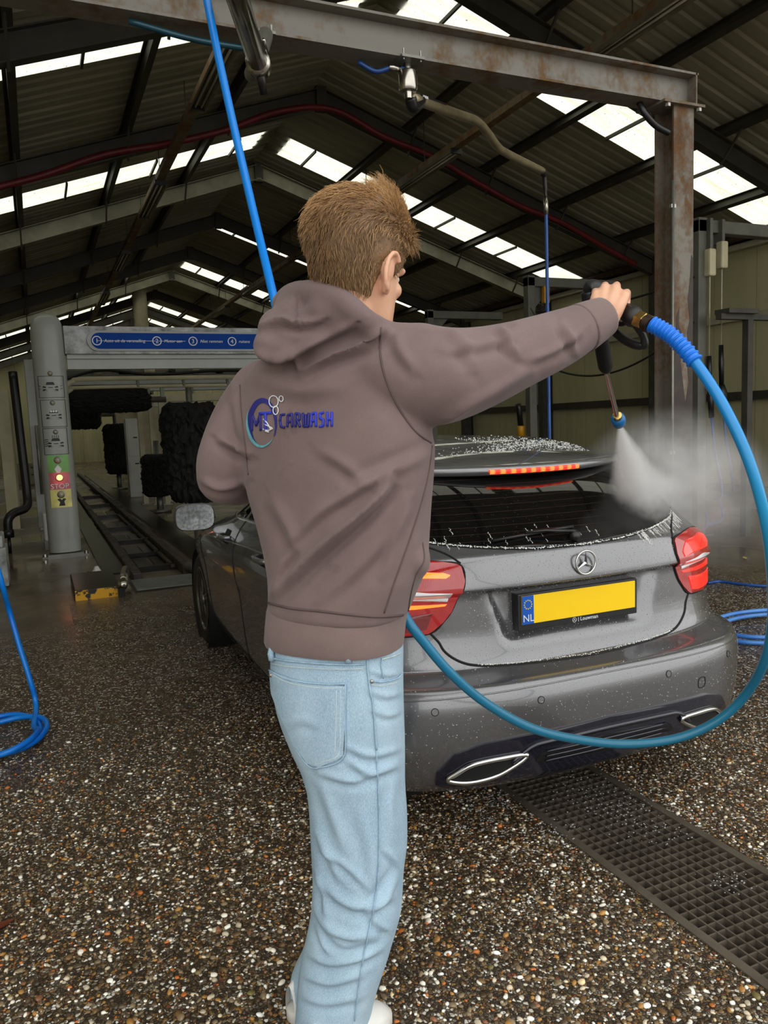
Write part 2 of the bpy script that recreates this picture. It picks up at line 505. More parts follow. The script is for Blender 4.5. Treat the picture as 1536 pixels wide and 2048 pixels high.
me_cross = MB().box((GX0 + 0.03, -0.0025, -0.028), (GX1 - 0.03, 0.0025, 0.0)).mesh('cross_bar'); me_cross.materials.append(M_GRATE)
nl = 11
for k in range(1, nl):
    o = obj('bearing_bar', me_long, None, dg_); o.location = (GX0 + 0.03 + k * (GX1 - GX0 - 0.06) / nl, 0, 0)
y = 0.9
while y < 4.0:
    o = obj('cross_bar', me_cross, None, dg_); o.location = (0, y, 0); y += 0.035
# ================================================================== real pebbles in the near floor
def pebbles():
    pts = []
    N = 60000
    xs = rng.uniform(-0.9, 3.6, N); ys = rng.uniform(0.7, 3.9, N)
    P = np.stack([xs, ys, np.zeros(N)], -1)
    uv = proj(P)
    d = np.hypot(xs, ys)
    ok = (uv[:, 0] > -60) & (uv[:, 0] < 1600) & (uv[:, 1] > 1330) & (uv[:, 1] < 2110)
    ok &= ~((xs > GX0 - 0.012) & (xs < GX1 + 0.012))
    ok &= rng.uniform(0, 1, N) < np.clip((4.3 - d) / 1.6, 0, 1)
    P = P[ok]; d = d[ok]; n = len(P)
    bm = bmesh.new(); bmesh.ops.create_icosphere(bm, subdivisions=1, radius=1.0)
    bv = np.array([v.co[:] for v in bm.verts]); bf = np.array([[v.index for v in f.verts] for f in bm.faces]); bm.free()
    bm = bmesh.new(); bmesh.ops.create_icosphere(bm, subdivisions=2, radius=1.0)
    bv2 = np.array([v.co[:] for v in bm.verts]); bf2 = np.array([[v.index for v in f.verts] for f in bm.faces]); bm.free()
    pal = np.array([srgb(*c)[:3] for c in ((74, 58, 38), (110, 86, 54), (132, 116, 90), (88, 75, 58), (166, 122, 62), (200, 190, 168), (248, 244, 234), (182, 106, 48), (62, 54, 44), (140, 96, 70), (116, 106, 64), (230, 212, 168))])
    prob = np.array([.17, .16, .12, .14, .06, .08, .115, .03, .075, .02, .02, .01]); prob /= prob.sum()
    V = []; Fc = []; Ccol = []; off = 0
    for near in (True, False):
        m = d < 2.25 if near else d >= 2.25
        q = P[m]; k = len(q); b, f = (bv2, bf2) if near else (bv, bf)
        sc = np.clip(rng.lognormal(np.log(0.0044), 0.38, k), 0.002, 0.0098)
        sx = sc * rng.uniform(0.8, 1.5, k); sy = sc * rng.uniform(0.7, 1.1, k); sz = sc * rng.uniform(0.45, 0.75, k)
        a = rng.uniform(0, np.pi, k); ti = rng.normal(0, .15, k)
        L = b[None] * np.stack([sx, sy, sz], -1)[:, None, :]
        L = L * (1 + rng.normal(0, 0.07, (k, len(b), 1)))
        X = L[..., 0] * np.cos(a)[:, None] - L[..., 1] * np.sin(a)[:, None]
        Y = L[..., 0] * np.sin(a)[:, None] + L[..., 1] * np.cos(a)[:, None]
        Z = L[..., 2] + X * ti[:, None] + (sz * rng.uniform(-0.1, 0.35, k))[:, None]
        W = np.stack([X + q[:, None, 0], Y + q[:, None, 1], Z], -1)
        V.append(W.reshape(-1, 3)); Fc.append((f[None] + (np.arange(k) * len(b))[:, None, None]).reshape(-1, 3) + off); off += k * len(b)
        c = pal[rng.choice(len(pal), k, p=prob)] * rng.uniform(0.8, 1.25, (k, 1)) * np.array([1.05, 1.0, .92])
        Ccol.append(np.repeat(c, len(b), 0))
    V = np.concatenate(V); Fc = np.concatenate(Fc); Cc = np.concatenate(Ccol)
    me = bpy.data.meshes.new('pebbles')
    me.vertices.add(len(V)); me.vertices.foreach_set('co', V.ravel())
    me.loops.add(Fc.size); me.loops.foreach_set('vertex_index', Fc.ravel().astype(np.int32))
    me.polygons.add(len(Fc)); me.polygons.foreach_set('loop_start', (np.arange(len(Fc)) * 3).astype(np.int32))
    me.polygons.foreach_set('use_smooth', np.ones(len(Fc), bool))
    me.update(calc_edges=True)
    at = me.color_attributes.new('stone', 'FLOAT_COLOR', 'POINT')
    at.data.foreach_set('color', np.concatenate([np.clip(Cc, 0, 1), np.ones((len(Cc), 1))], 1).ravel())
    t = NT('wet_pebble')
    t.p(Base_Color=t.add('ShaderNodeAttribute', attribute_name='stone').outputs['Color'], Roughness=0.22)
    o = obj('pebbles', me, t.m)
    tag(o, 'wet brown, white and orange pebbles exposed in the near floor', 'pebbles', kind='stuff')
pebbles()
# fallen leaves and scraps
def leaf(p, L, W, ang, col, label):
    mb = MB()
    prof = np.linspace(0, 1, 7)
    w = W * np.sin(np.pi * prof) ** 0.8
    G = np.array([[(L * (t - .5), s * ww, 0.003 + 0.004 * abs(s) + 0.004 * t) for s in (-1, 0, 1)] for t, ww in zip(prof, w)])
    mb.quadgrid(G); mb.tube([(L * .5, 0, .006), (L * .7, 0.005, .004)], 0.0012, 5)
    o = mb.build('leaf', plain('leaf_' + label[:6], col, 0.5), None, True); o.location = tuple(p); o.rotation_euler = (0, 0, ang)
    tag(o, label, 'leaf')
leaf(on_z(4, 1855), 0.07, 0.016, 0.3, srgb(96, 44, 20), 'red-brown fallen leaf on the floor at the left edge')
leaf(on_z(1490, 1117), 0.12, 0.02, 0.9, srgb(170, 150, 60), 'pale yellow fallen leaf on the wet floor right of the car')

# soap suds on the wet floor
def suds():
    pts = []
    for (u, v, su, sv, n) in ((1150, 1560, 30, 28, 260), (1240, 1610, 45, 22, 420), (1320, 1655, 40, 18, 240), (985, 1600, 40, 14, 160), (940, 1640, 60, 20, 120), (430, 1300, 45, 12, 200), (520, 1400, 40, 16, 200), (470, 1345, 50, 18, 160), (1460, 1762, 22, 12, 150), (1130, 1660, 26, 16, 150), (1000, 1840, 90, 40, 160), (1450, 1500, 50, 30, 140), (580, 1560, 40, 40, 200)):
        k = 0
        while k < n:
            p = on_z(u + rng.normal(0, su), v + rng.normal(0, sv), 0.0); k += 1
            if GX0 < p[0] < GX1 and rng.uniform() < .65: continue
            pts.append(p)
    P = np.array(pts); n = len(P)
    bm = bmesh.new(); bmesh.ops.create_icosphere(bm, subdivisions=1, radius=1.0)
    bv = np.array([v.co[:] for v in bm.verts]); bf = np.array([[v.index for v in f.verts] for f in bm.faces]); bm.free()
    sc = rng.uniform(.0008, .0034, n); W = P[:, None] + np.array([0, 0, .0035]) + bv[None] * (sc[:, None] * np.array([1.3, 1, .5]))[:, None]
    me = bpy.data.meshes.new('soap_suds'); me.from_pydata(W.reshape(-1, 3).tolist(), [], (bf[None] + (np.arange(n) * 12)[:, None, None]).reshape(-1, 3).tolist())
    me.polygons.foreach_set('use_smooth', np.ones(len(me.polygons), bool)); me.update()
    t = NT('soap_suds'); t.p(Base_Color=srgb(200, 202, 200), Roughness=.35, Transmission_Weight=.35)
    tag(obj('soap_suds', me, t.m), 'patches of soap suds on the wet floor around the car', 'foam', kind='stuff')
suds()
# ================================================================== entry gantry of the wash tunnel
M_GREY = plain('grey_enamel', srgb(150, 152, 146), 0.32, 0, 0.10, 3)
def worn_grey():
    t = NT('stained_grey_enamel'); P = t.pos()
    n = t.noise(P, 5, 8, 0.7)
    t.p(Base_Color=t.ramp(n, [(0.35, srgb(96, 96, 92)), (0.5, srgb(150, 152, 150)), (0.7, srgb(196, 198, 198))]), Roughness=0.4)
    return t.m
M_WORN = worn_grey()
M_WHITE = plain('white_enamel', srgb(206, 206, 200), 0.4, 0, 0.08, 3)
M_BLACK = plain('black_print', srgb(16, 16, 16), 0.5, 0, 0.1)
M_BLKPL = plain('black_plastic', srgb(20, 20, 21), 0.38, 0, 0.25, 20)
M_CREAM = plain('cream_profile', srgb(186, 178, 146), 0.5, 0, 0.15, 4)
M_CHROME = plain('stainless_steel', srgb(178, 174, 164), 0.22, 1.0, 0.15, 12)
M_DGALV = plain('dull_galvanised', srgb(120, 120, 112), 0.45, 0.7, 0.2, 8)
M_BLUE = plain('blue_sign_print', srgb(0, 62, 150), 0.6, 0, 0.06, 3, Specular_IOR_Level=0.15)
M_WPRINT = plain('white_print', srgb(222, 226, 228), 0.5, 0, 0.05)

GY = 10.0
gantry = thing('entry_gantry', 'grey entry gantry with blue instruction sign and rounded signal pillar', 'gantry', (0, 0, 0))
PW, PD, PH = 0.182, 0.15, 2.86
def pillar_front(x, cx):
    t = min(abs(x - cx) / PW, 1.0)
    return GY + PD - PD * (1 - t ** 2.4) ** (1 / 2.4)
def make_pillar(cx):
    ang = np.linspace(0, 2 * np.pi, 40, endpoint=False)
    rows = []
    for z, s_ in [(0.06, 1), (0.5, 1), (1.2, 1), (2.0, 1), (2.55, 1), (2.68, .985), (2.76, .93), (2.82, .82), (2.86, .62), (2.875, .3), (2.88, .02)]:
        c = np.cos(ang); s2 = np.sin(ang)
        x = cx + PW * s_ * np.sign(c) * np.abs(c) ** (2 / 2.4); y = GY + PD + PD * s_ * np.sign(s2) * np.abs(s2) ** (2 / 2.4)
        rows.append(np.stack([x, y, np.full(40, z)], -1))
    p = MB().quadgrid(np.array(rows), closed_v=True).build('pillar', M_GREY, gantry, True)
    MB().box((cx - 0.26, GY + 0.02, 0), (cx + 0.26, GY + 0.30, 0.02)).box((cx - 0.2, GY - 0.05, 0.0), (cx + 0.2, GY + 0.34, 0.05)).build('base_plate', M_DGALV, p)
    for sx in (-0.23, 0.23):
        MB().lathe([(0.018, 0), (0.018, 0.035), (0.0, 0.035)], 6, (cx + sx, GY + 0.05, 0.02)).build('bolt', M_CHROME, p)
    return p
PCX = 0.222
pl = make_pillar(PCX)
make_pillar(4.62)
def on_pillar(u, v):
    p = on_y(u, v, GY + 0.01); return p[0], p[2]
def decal_poly(name, pts, mat, off=0.003, parent=pl):
    """flat print following the pillar's curve; pts are (x,z)"""
    bm = bmesh.new()
    vs = [bm.verts.new((x, pillar_front(x, PCX) - off, z)) for x, z in pts]
    bm.faces.new(vs); bmesh.ops.triangulate(bm, faces=bm.faces[:])
    bmesh.ops.recalc_face_normals(bm, faces=bm.faces)
    me = bpy.data.meshes.new(name); bm.to_mesh(me); bm.free()
    return obj(name, me, mat, parent)
def decal_grid(name, x0, x1, z0, z1, mat, off=0.004, rad=0.0, th=0.004):
    nx, nz = 10, 12; rows = []
    for j in range(nz + 1):
        z = z0 + (z1 - z0) * j / nz
        e = 0.0
        dz = min(z - z0, z1 - z)
        if rad and dz < rad: e = rad - math.sqrt(max(0, rad * rad - (rad - dz) ** 2))
        rows.append([(x0 + e + (x1 - x0 - 2 * e) * i / nx, pillar_front(x0 + e + (x1 - x0 - 2 * e) * i / nx, PCX) - off, z) for i in range(nx + 1)])
    return MB().quadgrid(np.array(rows)).build(name, mat, pl, True)
def frame_lines(x0, x1, z0, z1):
    for (a, b, c, d) in ((x0, x1, z0, z0 + .006), (x0, x1, z1 - .006, z1), (x0, x0 + .006, z0, z1), (x1 - .006, x1, z0, z1)):
        decal_grid('icon_border', a, b, c, d, M_BLACK, 0.002)
def icon_car(cx, cz, s, kind):
    q = lambda L: [(cx + x * s, cz + z * s) for x, z in L]
    decal_poly('icon', q([(-.45, .32), (-.33, .62), (.33, .62), (.45, .32)]), M_BLACK)
    decal_poly('icon', q([(-.8, .05), (-.7, .22), (-.42, .12), (-.45, 0)]), M_BLACK)
    decal_poly('icon', q([(.8, .05), (.7, .22), (.42, .12), (.45, 0)]), M_BLACK)
    decal_poly('icon', q([(-.25, .08), (.25, .08), (.22, 0), (-.22, 0)]), M_BLACK)
    decal_poly('icon', q([(-.78, -.3), (-.74, -.12), (-.5, -.12), (-.45, -.2), (.45, -.2), (.5, -.12), (.74, -.12), (.78, -.3), (.45, -.36), (-.45, -.36)]), M_BLACK)
    if kind == 0:      # jets from the sides
        for sg in (-1, 1):
            for z in (.2, -.1):
                decal_poly('icon', q([(sg * .95, z), (sg * 1.2, z + .1), (sg * 1.2, z + .04), (sg * .95, z - .05)]), M_BLACK)
    if kind == 1:      # foam bubbles on the roof
        for x in (-.25, 0, .25):
            decal_poly('icon', q([(x + .11 * math.cos(t), .5 + .11 * math.sin(t)) for t in np.linspace(0, 2 * math.pi, 10)[:-1]]), M_WPRINT, 0.005)
    if kind == 2:      # curtain strips over the left
        for k in range(4):
            decal_poly('icon', q([(-.35 + .2 * k, .66), (-.3 + .2 * k, .95), (-.24 + .2 * k, .95), (-.28 + .2 * k, .66)]), M_BLACK)
            decal_poly('icon', q([(-1.1, .5 - .22 * k), (-.75, .55 - .22 * k), (-.75, .47 - .22 * k), (-1.1, .42 - .22 * k)]), M_BLACK)
def icon_lamp(u, v, r, mat, name='lamp'):
    x, z = on_pillar(u, v); y = pillar_front(x, PCX)
    o = MB().lathe([(r, 0), (r * .92, r * .35), (r * .6, r * .7), (0, r * .85)], 16, (x, y - 0.002, z), (0, -1, 0)).build(name, mat, pl, True)
    MB().lathe([(r * 1.3, 0), (r * 1.3, .006), (r * .95, .01), (r * .95, 0)], 18, (x, y - 0.001, z), (0, -1, 0)).build('lamp_ring', M_DGALV, pl)
    return o
for (cu, cv, k) in ((101, 776, 0), (108, 832, 1), (112, 888, 2)):
    x, z = on_pillar(cu, cv)
    icon_car(x, z, 0.11, k)
for (a, b) in (((74, 752), (131, 795)), ((79, 800), (136, 853)), ((84, 857), (139, 908))):
    x0, z1 = on_pillar(*a); x1, z0 = on_pillar(*b); frame_lines(x0 + .004, x1 - .004, z0, z1)
M_LAMPOFF = plain('clear_lamp_dome', srgb(176, 170, 150), 0.15, 0.2, 0.2, 30)
for q in ((100, 747), (105, 806), (111, 864)): icon_lamp(*q, 0.022, M_LAMPOFF)
x0, z1 = on_pillar(97, 911); x1, z0 = on_pillar(133, 1014); zz = [z0, z0 + (z1 - z0) * .345, z0 + (z1 - z0) * .67, z1]
x0, x1 = PCX - .115, PCX + .115
decal_grid('sign_plate', x0, x1, zz[0], zz[1], plain('yellow_sign', srgb(226, 214, 128), 0.4), 0.005, 0.0)['label'] = 'pale yellow sign plate'
decal_grid('sign_plate', x0, x1, zz[1], zz[2], plain('red_sign', srgb(206, 104, 112), 0.4), 0.005, 0.0)['label'] = 'red stop sign plate'
decal_grid('sign_plate', x0, x1, zz[2], zz[3], plain('green_sign', srgb(120, 176, 92), 0.4), 0.005, 0.0)['label'] = 'green drive sign plate'
t = NT('lit_red_lamp'); t.p(Base_Color=(0.9, 0.1, 0.02, 1), Emission_Color=(1.0, 0.10, 0.03, 1), Emission_Strength=14.0); M_REDLIT = t.m
icon_lamp(115, 920, 0.034, M_LAMPOFF); icon_lamp(119, 955, 0.036, M_REDLIT)['label'] = 'lit red stop lamp'; icon_lamp(122, 989, 0.034, M_LAMPOFF)
x, z = on_pillar(116, 937); decal_poly('arrow', [(x - .018, z - .05), (x + .018, z - .05), (x + .018, z - .005), (x + .04, z - .005), (x, z + .045), (x - .04, z - .005), (x - .018, z - .005)], M_WPRINT, 0.008)
x, z = on_pillar(119.5, 972); text_mesh('stop_lettering', 'STOP', 0.085, M_WPRINT, pl, frame((x - .0, pillar_front(x, PCX) - 0.012, z - .03), (1, 0, 0), (0, 0, 1)), align='CENTER')
x, z = on_pillar(124, 1003); decal_poly('icon', [(x - .05, z + .03), (x - .02, z + .04), (x, z + .02), (x + .02, z + .04), (x + .05, z + .03), (x + .02, z - .005), (x + .035, z - .05), (x, z - .02), (x - .035, z - .05), (x - .02, z - .005)], M_BLACK, 0.008)
# beam with sign board
gb = MB().box((0.40, GY + 0.07, 2.41), (4.6, GY + 0.30, 2.74)).build('beam', M_WORN, gantry, bevel=0.008)
MB().box((0.42, GY + 0.16, 2.24), (4.6, GY + 0.26, 2.40)).box((0.42, GY + 0.12, 2.36), (4.6, GY + 0.3, 2.41)).build('lower_beam', M_GREY, gantry)
def stadium(x0, x1, z0, z1, y0, y1):
    r = (z1 - z0) / 2; zc = (z0 + z1) / 2
    pts = [(x0 + r + r * math.cos(t), zc + r * math.sin(t)) for t in np.linspace(math.pi / 2, 1.5 * math.pi, 14)] + [(x1 - r + r * math.cos(t), zc + r * math.sin(t)) for t in np.linspace(-math.pi / 2, math.pi / 2, 14)]
    return MB().prism(pts, (0, y1 - y0, 0), (0, y0, 0))
sb = stadium(0.655, 4.4, 2.445, 2.685, GY + 0.045, GY + 0.07).build('sign_board', M_GREY, gantry)
stadium(0.70, 4.36, 2.47, 2.66, GY + 0.038, GY + 0.046).build('sign_face', M_BLUE, sb)
def ring(cx, cz, r, w, y, mat, name, parent):
    a = np.linspace(0, 2 * np.pi, 25); G = np.array([[(cx + q * math.cos(t), y, cz + q * math.sin(t)) for q in (r - w, r)] for t in a])
    return MB().quadgrid(G).build(name, mat, parent)
for num, uc, ut, txt in (('1', 194, 208, 'Auto uit de versnelling'), ('2', 314, 328, 'Motor aan'), ('3', 386, 400, 'Niet remmen'), ('4', 464, 477, 'ruitens')):
    p = on_y(uc, 684, GY + .04); ring(p[0], 2.565, 0.056, 0.011, GY + .035, M_WPRINT, 'number_ring', sb)
    text_mesh('number', num, 0.075, M_WPRINT, sb, frame((p[0], GY + .035, 2.54), (1, 0, 0), (0, 0, 1)), align='CENTER')
    p = on_y(ut, 684, GY + .04); text_mesh('lettering', txt, 0.052, M_WPRINT, sb, frame((p[0], GY + .035, 2.548), (1, 0, 0), (0, 0, 1)), shear=0.22, spacing=1.0)
p0 = on_y(194, 684, GY); p1 = on_y(372, 684, GY); MB().box((p0[0], GY + .034, 2.562), (p1[0], GY + .037, 2.566)).build('scratch', M_WPRINT, sb)

# ================================================================== conveyor track
M_OILY = plain('oily_black_steel', srgb(34, 32, 28), 0.28, 0.5, 0.4, 10)
M_RUSTD = rusty('rusty_dark_rail', srgb(40, 36, 30), srgb(78, 50, 32), 0.55, 8)
conv = thing('conveyor_track', 'oily black conveyor track running from the entry block into the wash tunnel', 'conveyor', (0, 0, 0))
for x, w, h in ((0.81, 0.09, 0.07), (1.30, 0.09, 0.11)):
    MB().box((x - w / 2, 7.95, 0.0), (x + w / 2, 30, h)).build('rail', M_RUSTD, conv, bevel=0.01)
MB().box((1.50, 8.2, 0.0), (1.80, 30, 0.035)).build('guide_plate', M_OILY, conv)
MB().box((0.52, 8.4, 0.0), (0.74, 30, 0.02)).build('floor_plate', M_OILY, conv)
for y in (8.35, 9.35, 10.6, 12.2, 14.2, 16.5, 19.0):
    MB().box((0.85, y, 0.0), (1.26, y + 0.08, 0.06)).build('cross_bar', M_OILY, conv)
me_pl = MB().box((0.90, 0, 0.0), (1.04, 0.8, 0.015)).box((1.08, 0, 0.0), (1.22, 0.8, 0.015)).mesh('tread_plate'); me_pl.materials.append(M_OILY)
for y in (8.5, 9.5, 10.8, 12.5, 14.6):
    o = obj('tread_plate', me_pl, None, conv); o.location = (0, y, 0)
# carrier chain on the right rail
me_ln = MB().box((-0.02, 0, 0), (0.02, 0.07, 0.03)).mesh('chain_link'); me_ln.materials.append(M_RUSTD)
for k in range(60):
    o = obj('chain_link', me_ln, None, conv); o.location = (1.21, 8.3 + k * 0.1, 0.03)
MB().tube([(1.30, 7.95, 0.08), (1.42, 7.75, 0.08), (1.75, 7.68, 0.08)], 0.05, 12).build('guide_tube', M_DGALV, conv, True)
eb = thing('entry_block', 'low black tyre guide block with chipped yellow paint on its front', 'guide block', (0, 0, 0))
def yellow_mat():
    t = NT('chipped_yellow_paint'); P = t.pos()
    n = t.noise(P, 14, 6, 0.7)
    z = t.add('ShaderNodeSeparateXYZ', {0: P}).outputs[2]
    f = t.mapr(t.math('ADD', n, t.math('MULTIPLY', z, -1.6)), 0.36, 0.40)
    t.p(Base_Color=t.mix(f, srgb(26, 24, 20), srgb(214, 158, 22)), Roughness=0.45)
    return t.m
M_YEL = yellow_mat()
MB().box((0.2, 7.27, 0.0), (0.585, 8.2, 0.095)).build('body', M_OILY, eb, bevel=0.01)
MB().box((0.205, 7.262, 0.0), (0.58, 7.270, 0.09)).build('front_plate', M_YEL, eb)
MB().cyl((0.60, 7.22, 0.10), (0.70, 7.86, 0.13), 0.045, 16).build('roller', M_CHROME, eb, True)
MB().box((0.56, 7.2, 0.0), (0.62, 7.3, 0.08)).build('roller_bracket', M_OILY, eb)
gp = thing('entry_grating', 'ribbed black steel plate between tyre guide block and car', 'floor plate', (0, 0, 0))
MB().box((0.72, 7.33, 0), (1.75, 7.90, 0.012)).build('plate', M_OILY, gp)
me_r = MB().box((0.74, 0, 0.012), (1.74, 0.018, 0.022)).mesh('rib'); me_r.materials.append(M_DGALV)
for k in range(13):
    o = obj('rib', me_r, M_DGALV, gp); o.location = (0, 7.36 + k * 0.042, 0)
o = MB().lathe([(0.05, 0), (0.06, 0.02), (0.035, 0.05), (0.02, 0.085), (0.0, 0.09)], 9, (0.47, 8.55, 0.0)).build('paper_scrap', M_WHITE)
o.data.transform(Matrix.Identity(4)); tag(o, 'crumpled white paper scrap lying on the conveyor edge', 'paper')
# ================================================================== machines inside the tunnel
def brush_mat():
    t = NT('black_brush_bristle'); n = t.noise(t.obj(), 40, 3)
    t.p(Base_Color=t.ramp(n, [(0.3, srgb(8, 8, 8)), (0.7, srgb(24, 23, 21))]), Roughness=0.85); return t.m
M_BRUSH = brush_mat()
def brush(name, label, a, b, r, seed, parent_post=None, fringe=0.06, taper=1.0):
    """wash brush: shaft and thousands of strip ends as one ragged bristle body"""
    g = np.random.default_rng(seed)
    a = np.asarray(a, float); b = np.asarray(b, float)
    root = thing(name, label, 'wash brush', a)
    mb = MB(); n, m = 64, 26
    d = (b - a); L = np.linalg.norm(d); d = d / L
    u = np.cross(d, (0, 1, 0)) if abs(d[1]) < .9 else np.cross(d, (1, 0, 0)); u /= np.linalg.norm(u); w = np.cross(d, u)
    rows = []
    for i in range(m):
        t_ = i / (m - 1); rr = r * (1 - (2 * t_ - 1) ** 10 * 0.3) * (taper + (1 - taper) * t_)
        jag = rr * (1 + fringe * g.normal(0, 1, n)); ax = g.normal(0, L * 0.012, n)
        an = np.arange(n) * 2 * np.pi / n
        rows.append(d * (t_ * L + ax)[:, None] + jag[:, None] * (np.cos(an)[:, None] * u + np.sin(an)[:, None] * w))
    mb.quadgrid(np.array(rows), closed_v=True)
    mb.f.append(tuple(range(n))); mb.f.append(tuple(range((m - 1) * n, m * n)))
    mb.build('bristles', M_BRUSH, root)
    MB().cyl(-d * 0.25, d * (L + 0.25), 0.05, 12).build('shaft', M_DGALV, root, True)
    if abs(d[2]) > .9:
        MB().cyl((0, 0, -a[2]), (0, 0, 0), 0.06, 12).build('pedestal', M_DGALV, root, True); MB().cyl((0, 0, -a[2]), (0, 0, -a[2] + .05), 0.2, 16).build('base', M_DGALV, root, True)
    else:
        MB().cyl(-d * 0.30, -d * 0.2, 0.09, 12).build('bearing', M_DGALV, root, True)
    return root
def arch(name, label, y, x0, x1, h, mat, w=0.16):
    r = thing(name, label, 'wash arch', (0, 0, 0))
    MB().box((x0, y, 0), (x0 + w, y + w, h)).build('post', mat, r, bevel=0.01)
    MB().box((x1 - w, y, 0), (x1, y + w, h)).build('post', mat, r, bevel=0.01)
    MB().box((x0, y, h), (x1, y + w, h + w)).build('crossbeam', mat, r, bevel=0.01)
    return r
arch('wash_arch', 'second grey arch carrying the lower black brush', 15.22, -0.05, 4.7, 2.22, M_GREY)
arch('wash_arch', 'grey steel arch carrying the wide black top brush', 13.12, -0.05, 4.7, 2.22, M_GREY)
arch('wash_arch', 'cream arch between brushes deep in the tunnel', 17.6, 0.1, 4.5, 2.1, M_CREAM)
arch('wash_arch', 'pale arch at the far end of the wash tunnel', 24.0, 0.2, 4.3, 2.2, M_WHITE)
# spray pipes right behind the sign
for k, (y, z, rr) in enumerate(((10.9, 2.17, 0.03), (11.4, 2.09, 0.025))):
    rt = thing('spray_pipe_arch', ('upper' if k == 0 else 'lower') + ' pale spray pipe bent over the tunnel entry', 'pipe', (0, 0, 0), 'spray pipe arches')
    pts = catmull([(0.30 - .05 * k, y, 0), (0.30 - .05 * k, y, 1.6), (0.33, y, z - .22), (0.48, y, z - .04), (0.75, y, z), (2.6, y, z), (3.0 + .2 * k, y, z), (3.3, y, z - .05), (3.5, y, z - .25), (3.55, y, 1.5), (3.55, y, 0)], 6)
    MB().tube(pts, rr, 10).build('pipe', M_CREAM, rt, True)
    for x in (1.3, 1.9, 2.5):
        MB().lathe([(0.02, 0), (0.02, 0.06), (0.008, 0.09), (0, .09)], 8, (x + .2 * k, y, z - rr), (0, -0.4, -1)).build('nozzle', M_DGALV, rt)
mt = thing('drive_motor_rack', 'row of pipes, valves and motors under the gantry sign', 'machinery', (0, 0, 0))
MB().box((0.4, 11.6, 2.26), (4.0, 11.7, 2.34)).build('rack_rail', M_DGALV, mt)
for x in (0.40, 3.94): MB().box((x, 11.6, 0), (x + .06, 11.7, 2.26)).build('rack_leg', M_DGALV, mt)
for k in range(9):
    x = 0.8 + k * 0.34; MB().cyl((x, 11.55, 2.30), (x + rnd.uniform(.08, .2), 11.55, 2.30), rnd.uniform(.03, .06), 10).build('valve', M_BLKPL if k % 2 else M_CREAM, mt, True)
MB().tube(catmull([(0.4, 11.5, 2.2), (0.9, 11.5, 2.33), (1.6, 11.5, 2.26), (2.6, 11.5, 2.31), (3.8, 11.5, 2.25)], 6), 0.022, 8).build('cable', M_BLKPL, mt, True)
def hangers(r, xs, y, z0, z1):
    for x in xs: MB().box((x - .03, -.03, 0), (x + .03, .03, z1 - z0)).build('hanger', M_DGALV, r)
_b1 = brush('top_brush', 'wide black horizontal brush hanging across the tunnel entry', (0.50, 13.2, 1.98), (1.75, 13.2, 1.98), 0.19, 3, fringe=0.05)
_b2 = brush('top_brush', 'second black horizontal brush lower behind the first', (0.45, 15.3, 1.82), (1.12, 15.3, 1.82), 0.26, 4, fringe=0.05)
hangers(_b1, (-.3, 1.45), 13.2, 1.98, 2.22); hangers(_b2, (-.3, .85), 15.3, 1.82, 2.22)
brush('side_brush', 'large black upright side brush beside the man in the tunnel', (2.16, 12.0, 0.38), (2.16, 12.0, 1.86), 0.44, 5, taper=0.9)
brush('side_brush', 'small black upright brush left of the big side brush', (1.98, 14.6, 0.3), (1.98, 14.6, 1.05), 0.28, 6)
brush('side_brush', 'far black upright brush beside a white cabinet', (1.92, 21.5, 0.4), (1.92, 21.5, 1.7), 0.30, 8)
def cabinet(p, w, d, h, mat, label, vents=True):
    r = thing('machine_cabinet', label, 'cabinet', (p[0], p[1], 0))
    b = MB().box((0, 0, 0), (w, d, h)).build('body', mat, r, bevel=0.015)
    MB().box((w * .1, -0.012, h * .06), (w * .9, 0, h * .48)).build('door', mat, r, bevel=0.004)
    MB().box((w * .1, -0.012, h * .52), (w * .9, 0, h * .94)).build('door', mat, r, bevel=0.004)
    for z in (.42, .75):
        MB().box((w * .4, -0.02, h * z), (w * .62, -0.012, h * z + .03)).build('handle', M_BLACK, r)
    return r
cabinet((1.86, 18.4), 0.38, 0.35, 1.78, M_WHITE, 'tall white machine cabinet inside the tunnel')
cabinet((-0.65, 26.5), 1.1, 0.5, 0.66, M_CREAM, 'low cream cabinet far back on the track')
for k, (x, y) in enumerate(((1.95, 16.4), (2.15, 16.2), (2.32, 16.0), (2.5, 16.6))):
    r = thing('guide_post', ('leftmost', 'second', 'third', 'rightmost')[k] + ' of the cream posts behind the big side brush', 'post', (x, y, 0), 'cream posts in the tunnel')
    MB().box((-0.05, -0.05, 0), (0.05, 0.05, 2.1)).build('profile', M_CREAM, r, bevel=0.006); MB().box((-0.09, -0.09, 0), (0.09, 0.09, 0.02)).build('foot', M_DGALV, r)
# things at the left edge
r = thing('machine_post', 'grey post with boxed foot just behind the signal pillar', 'post', (0, 0, 0))
MB().box((-0.06, 11.2, 0.25), (0.16, 11.45, 2.45)).build('post', M_GREY, r, bevel=0.01)
MB().box((0.0, 10.75, 0.12), (0.26, 11.15, 0.48)).build('foot_box', M_WHITE, r, bevel=0.02)
MB().box((0.0, 10.8, 0.0), (0.22, 11.5, 0.12)).build('base_plate', M_DGALV, r)
MB().tube([(0.02, 11.15, 0.7), (0.02, 11.13, 1.6)], 0.02, 8).build('conduit', M_DGALV, r, True)
r = thing('drain_hose', 'thick black ribbed hose bending to the floor left of the pillar', 'hose', (0, 0, 0))
MB().tube(catmull([(-0.20, 11.3, 2.3), (-0.18, 11.2, 1.5), (-0.16, 11.1, 0.75), (-0.18, 11.0, 0.56), (-0.33, 10.9, 0.50), (-0.40, 10.85, 0.42), (-0.41, 10.85, 0.26)], 8), 0.055, 12).build('tube', M_BLKPL, r, True)
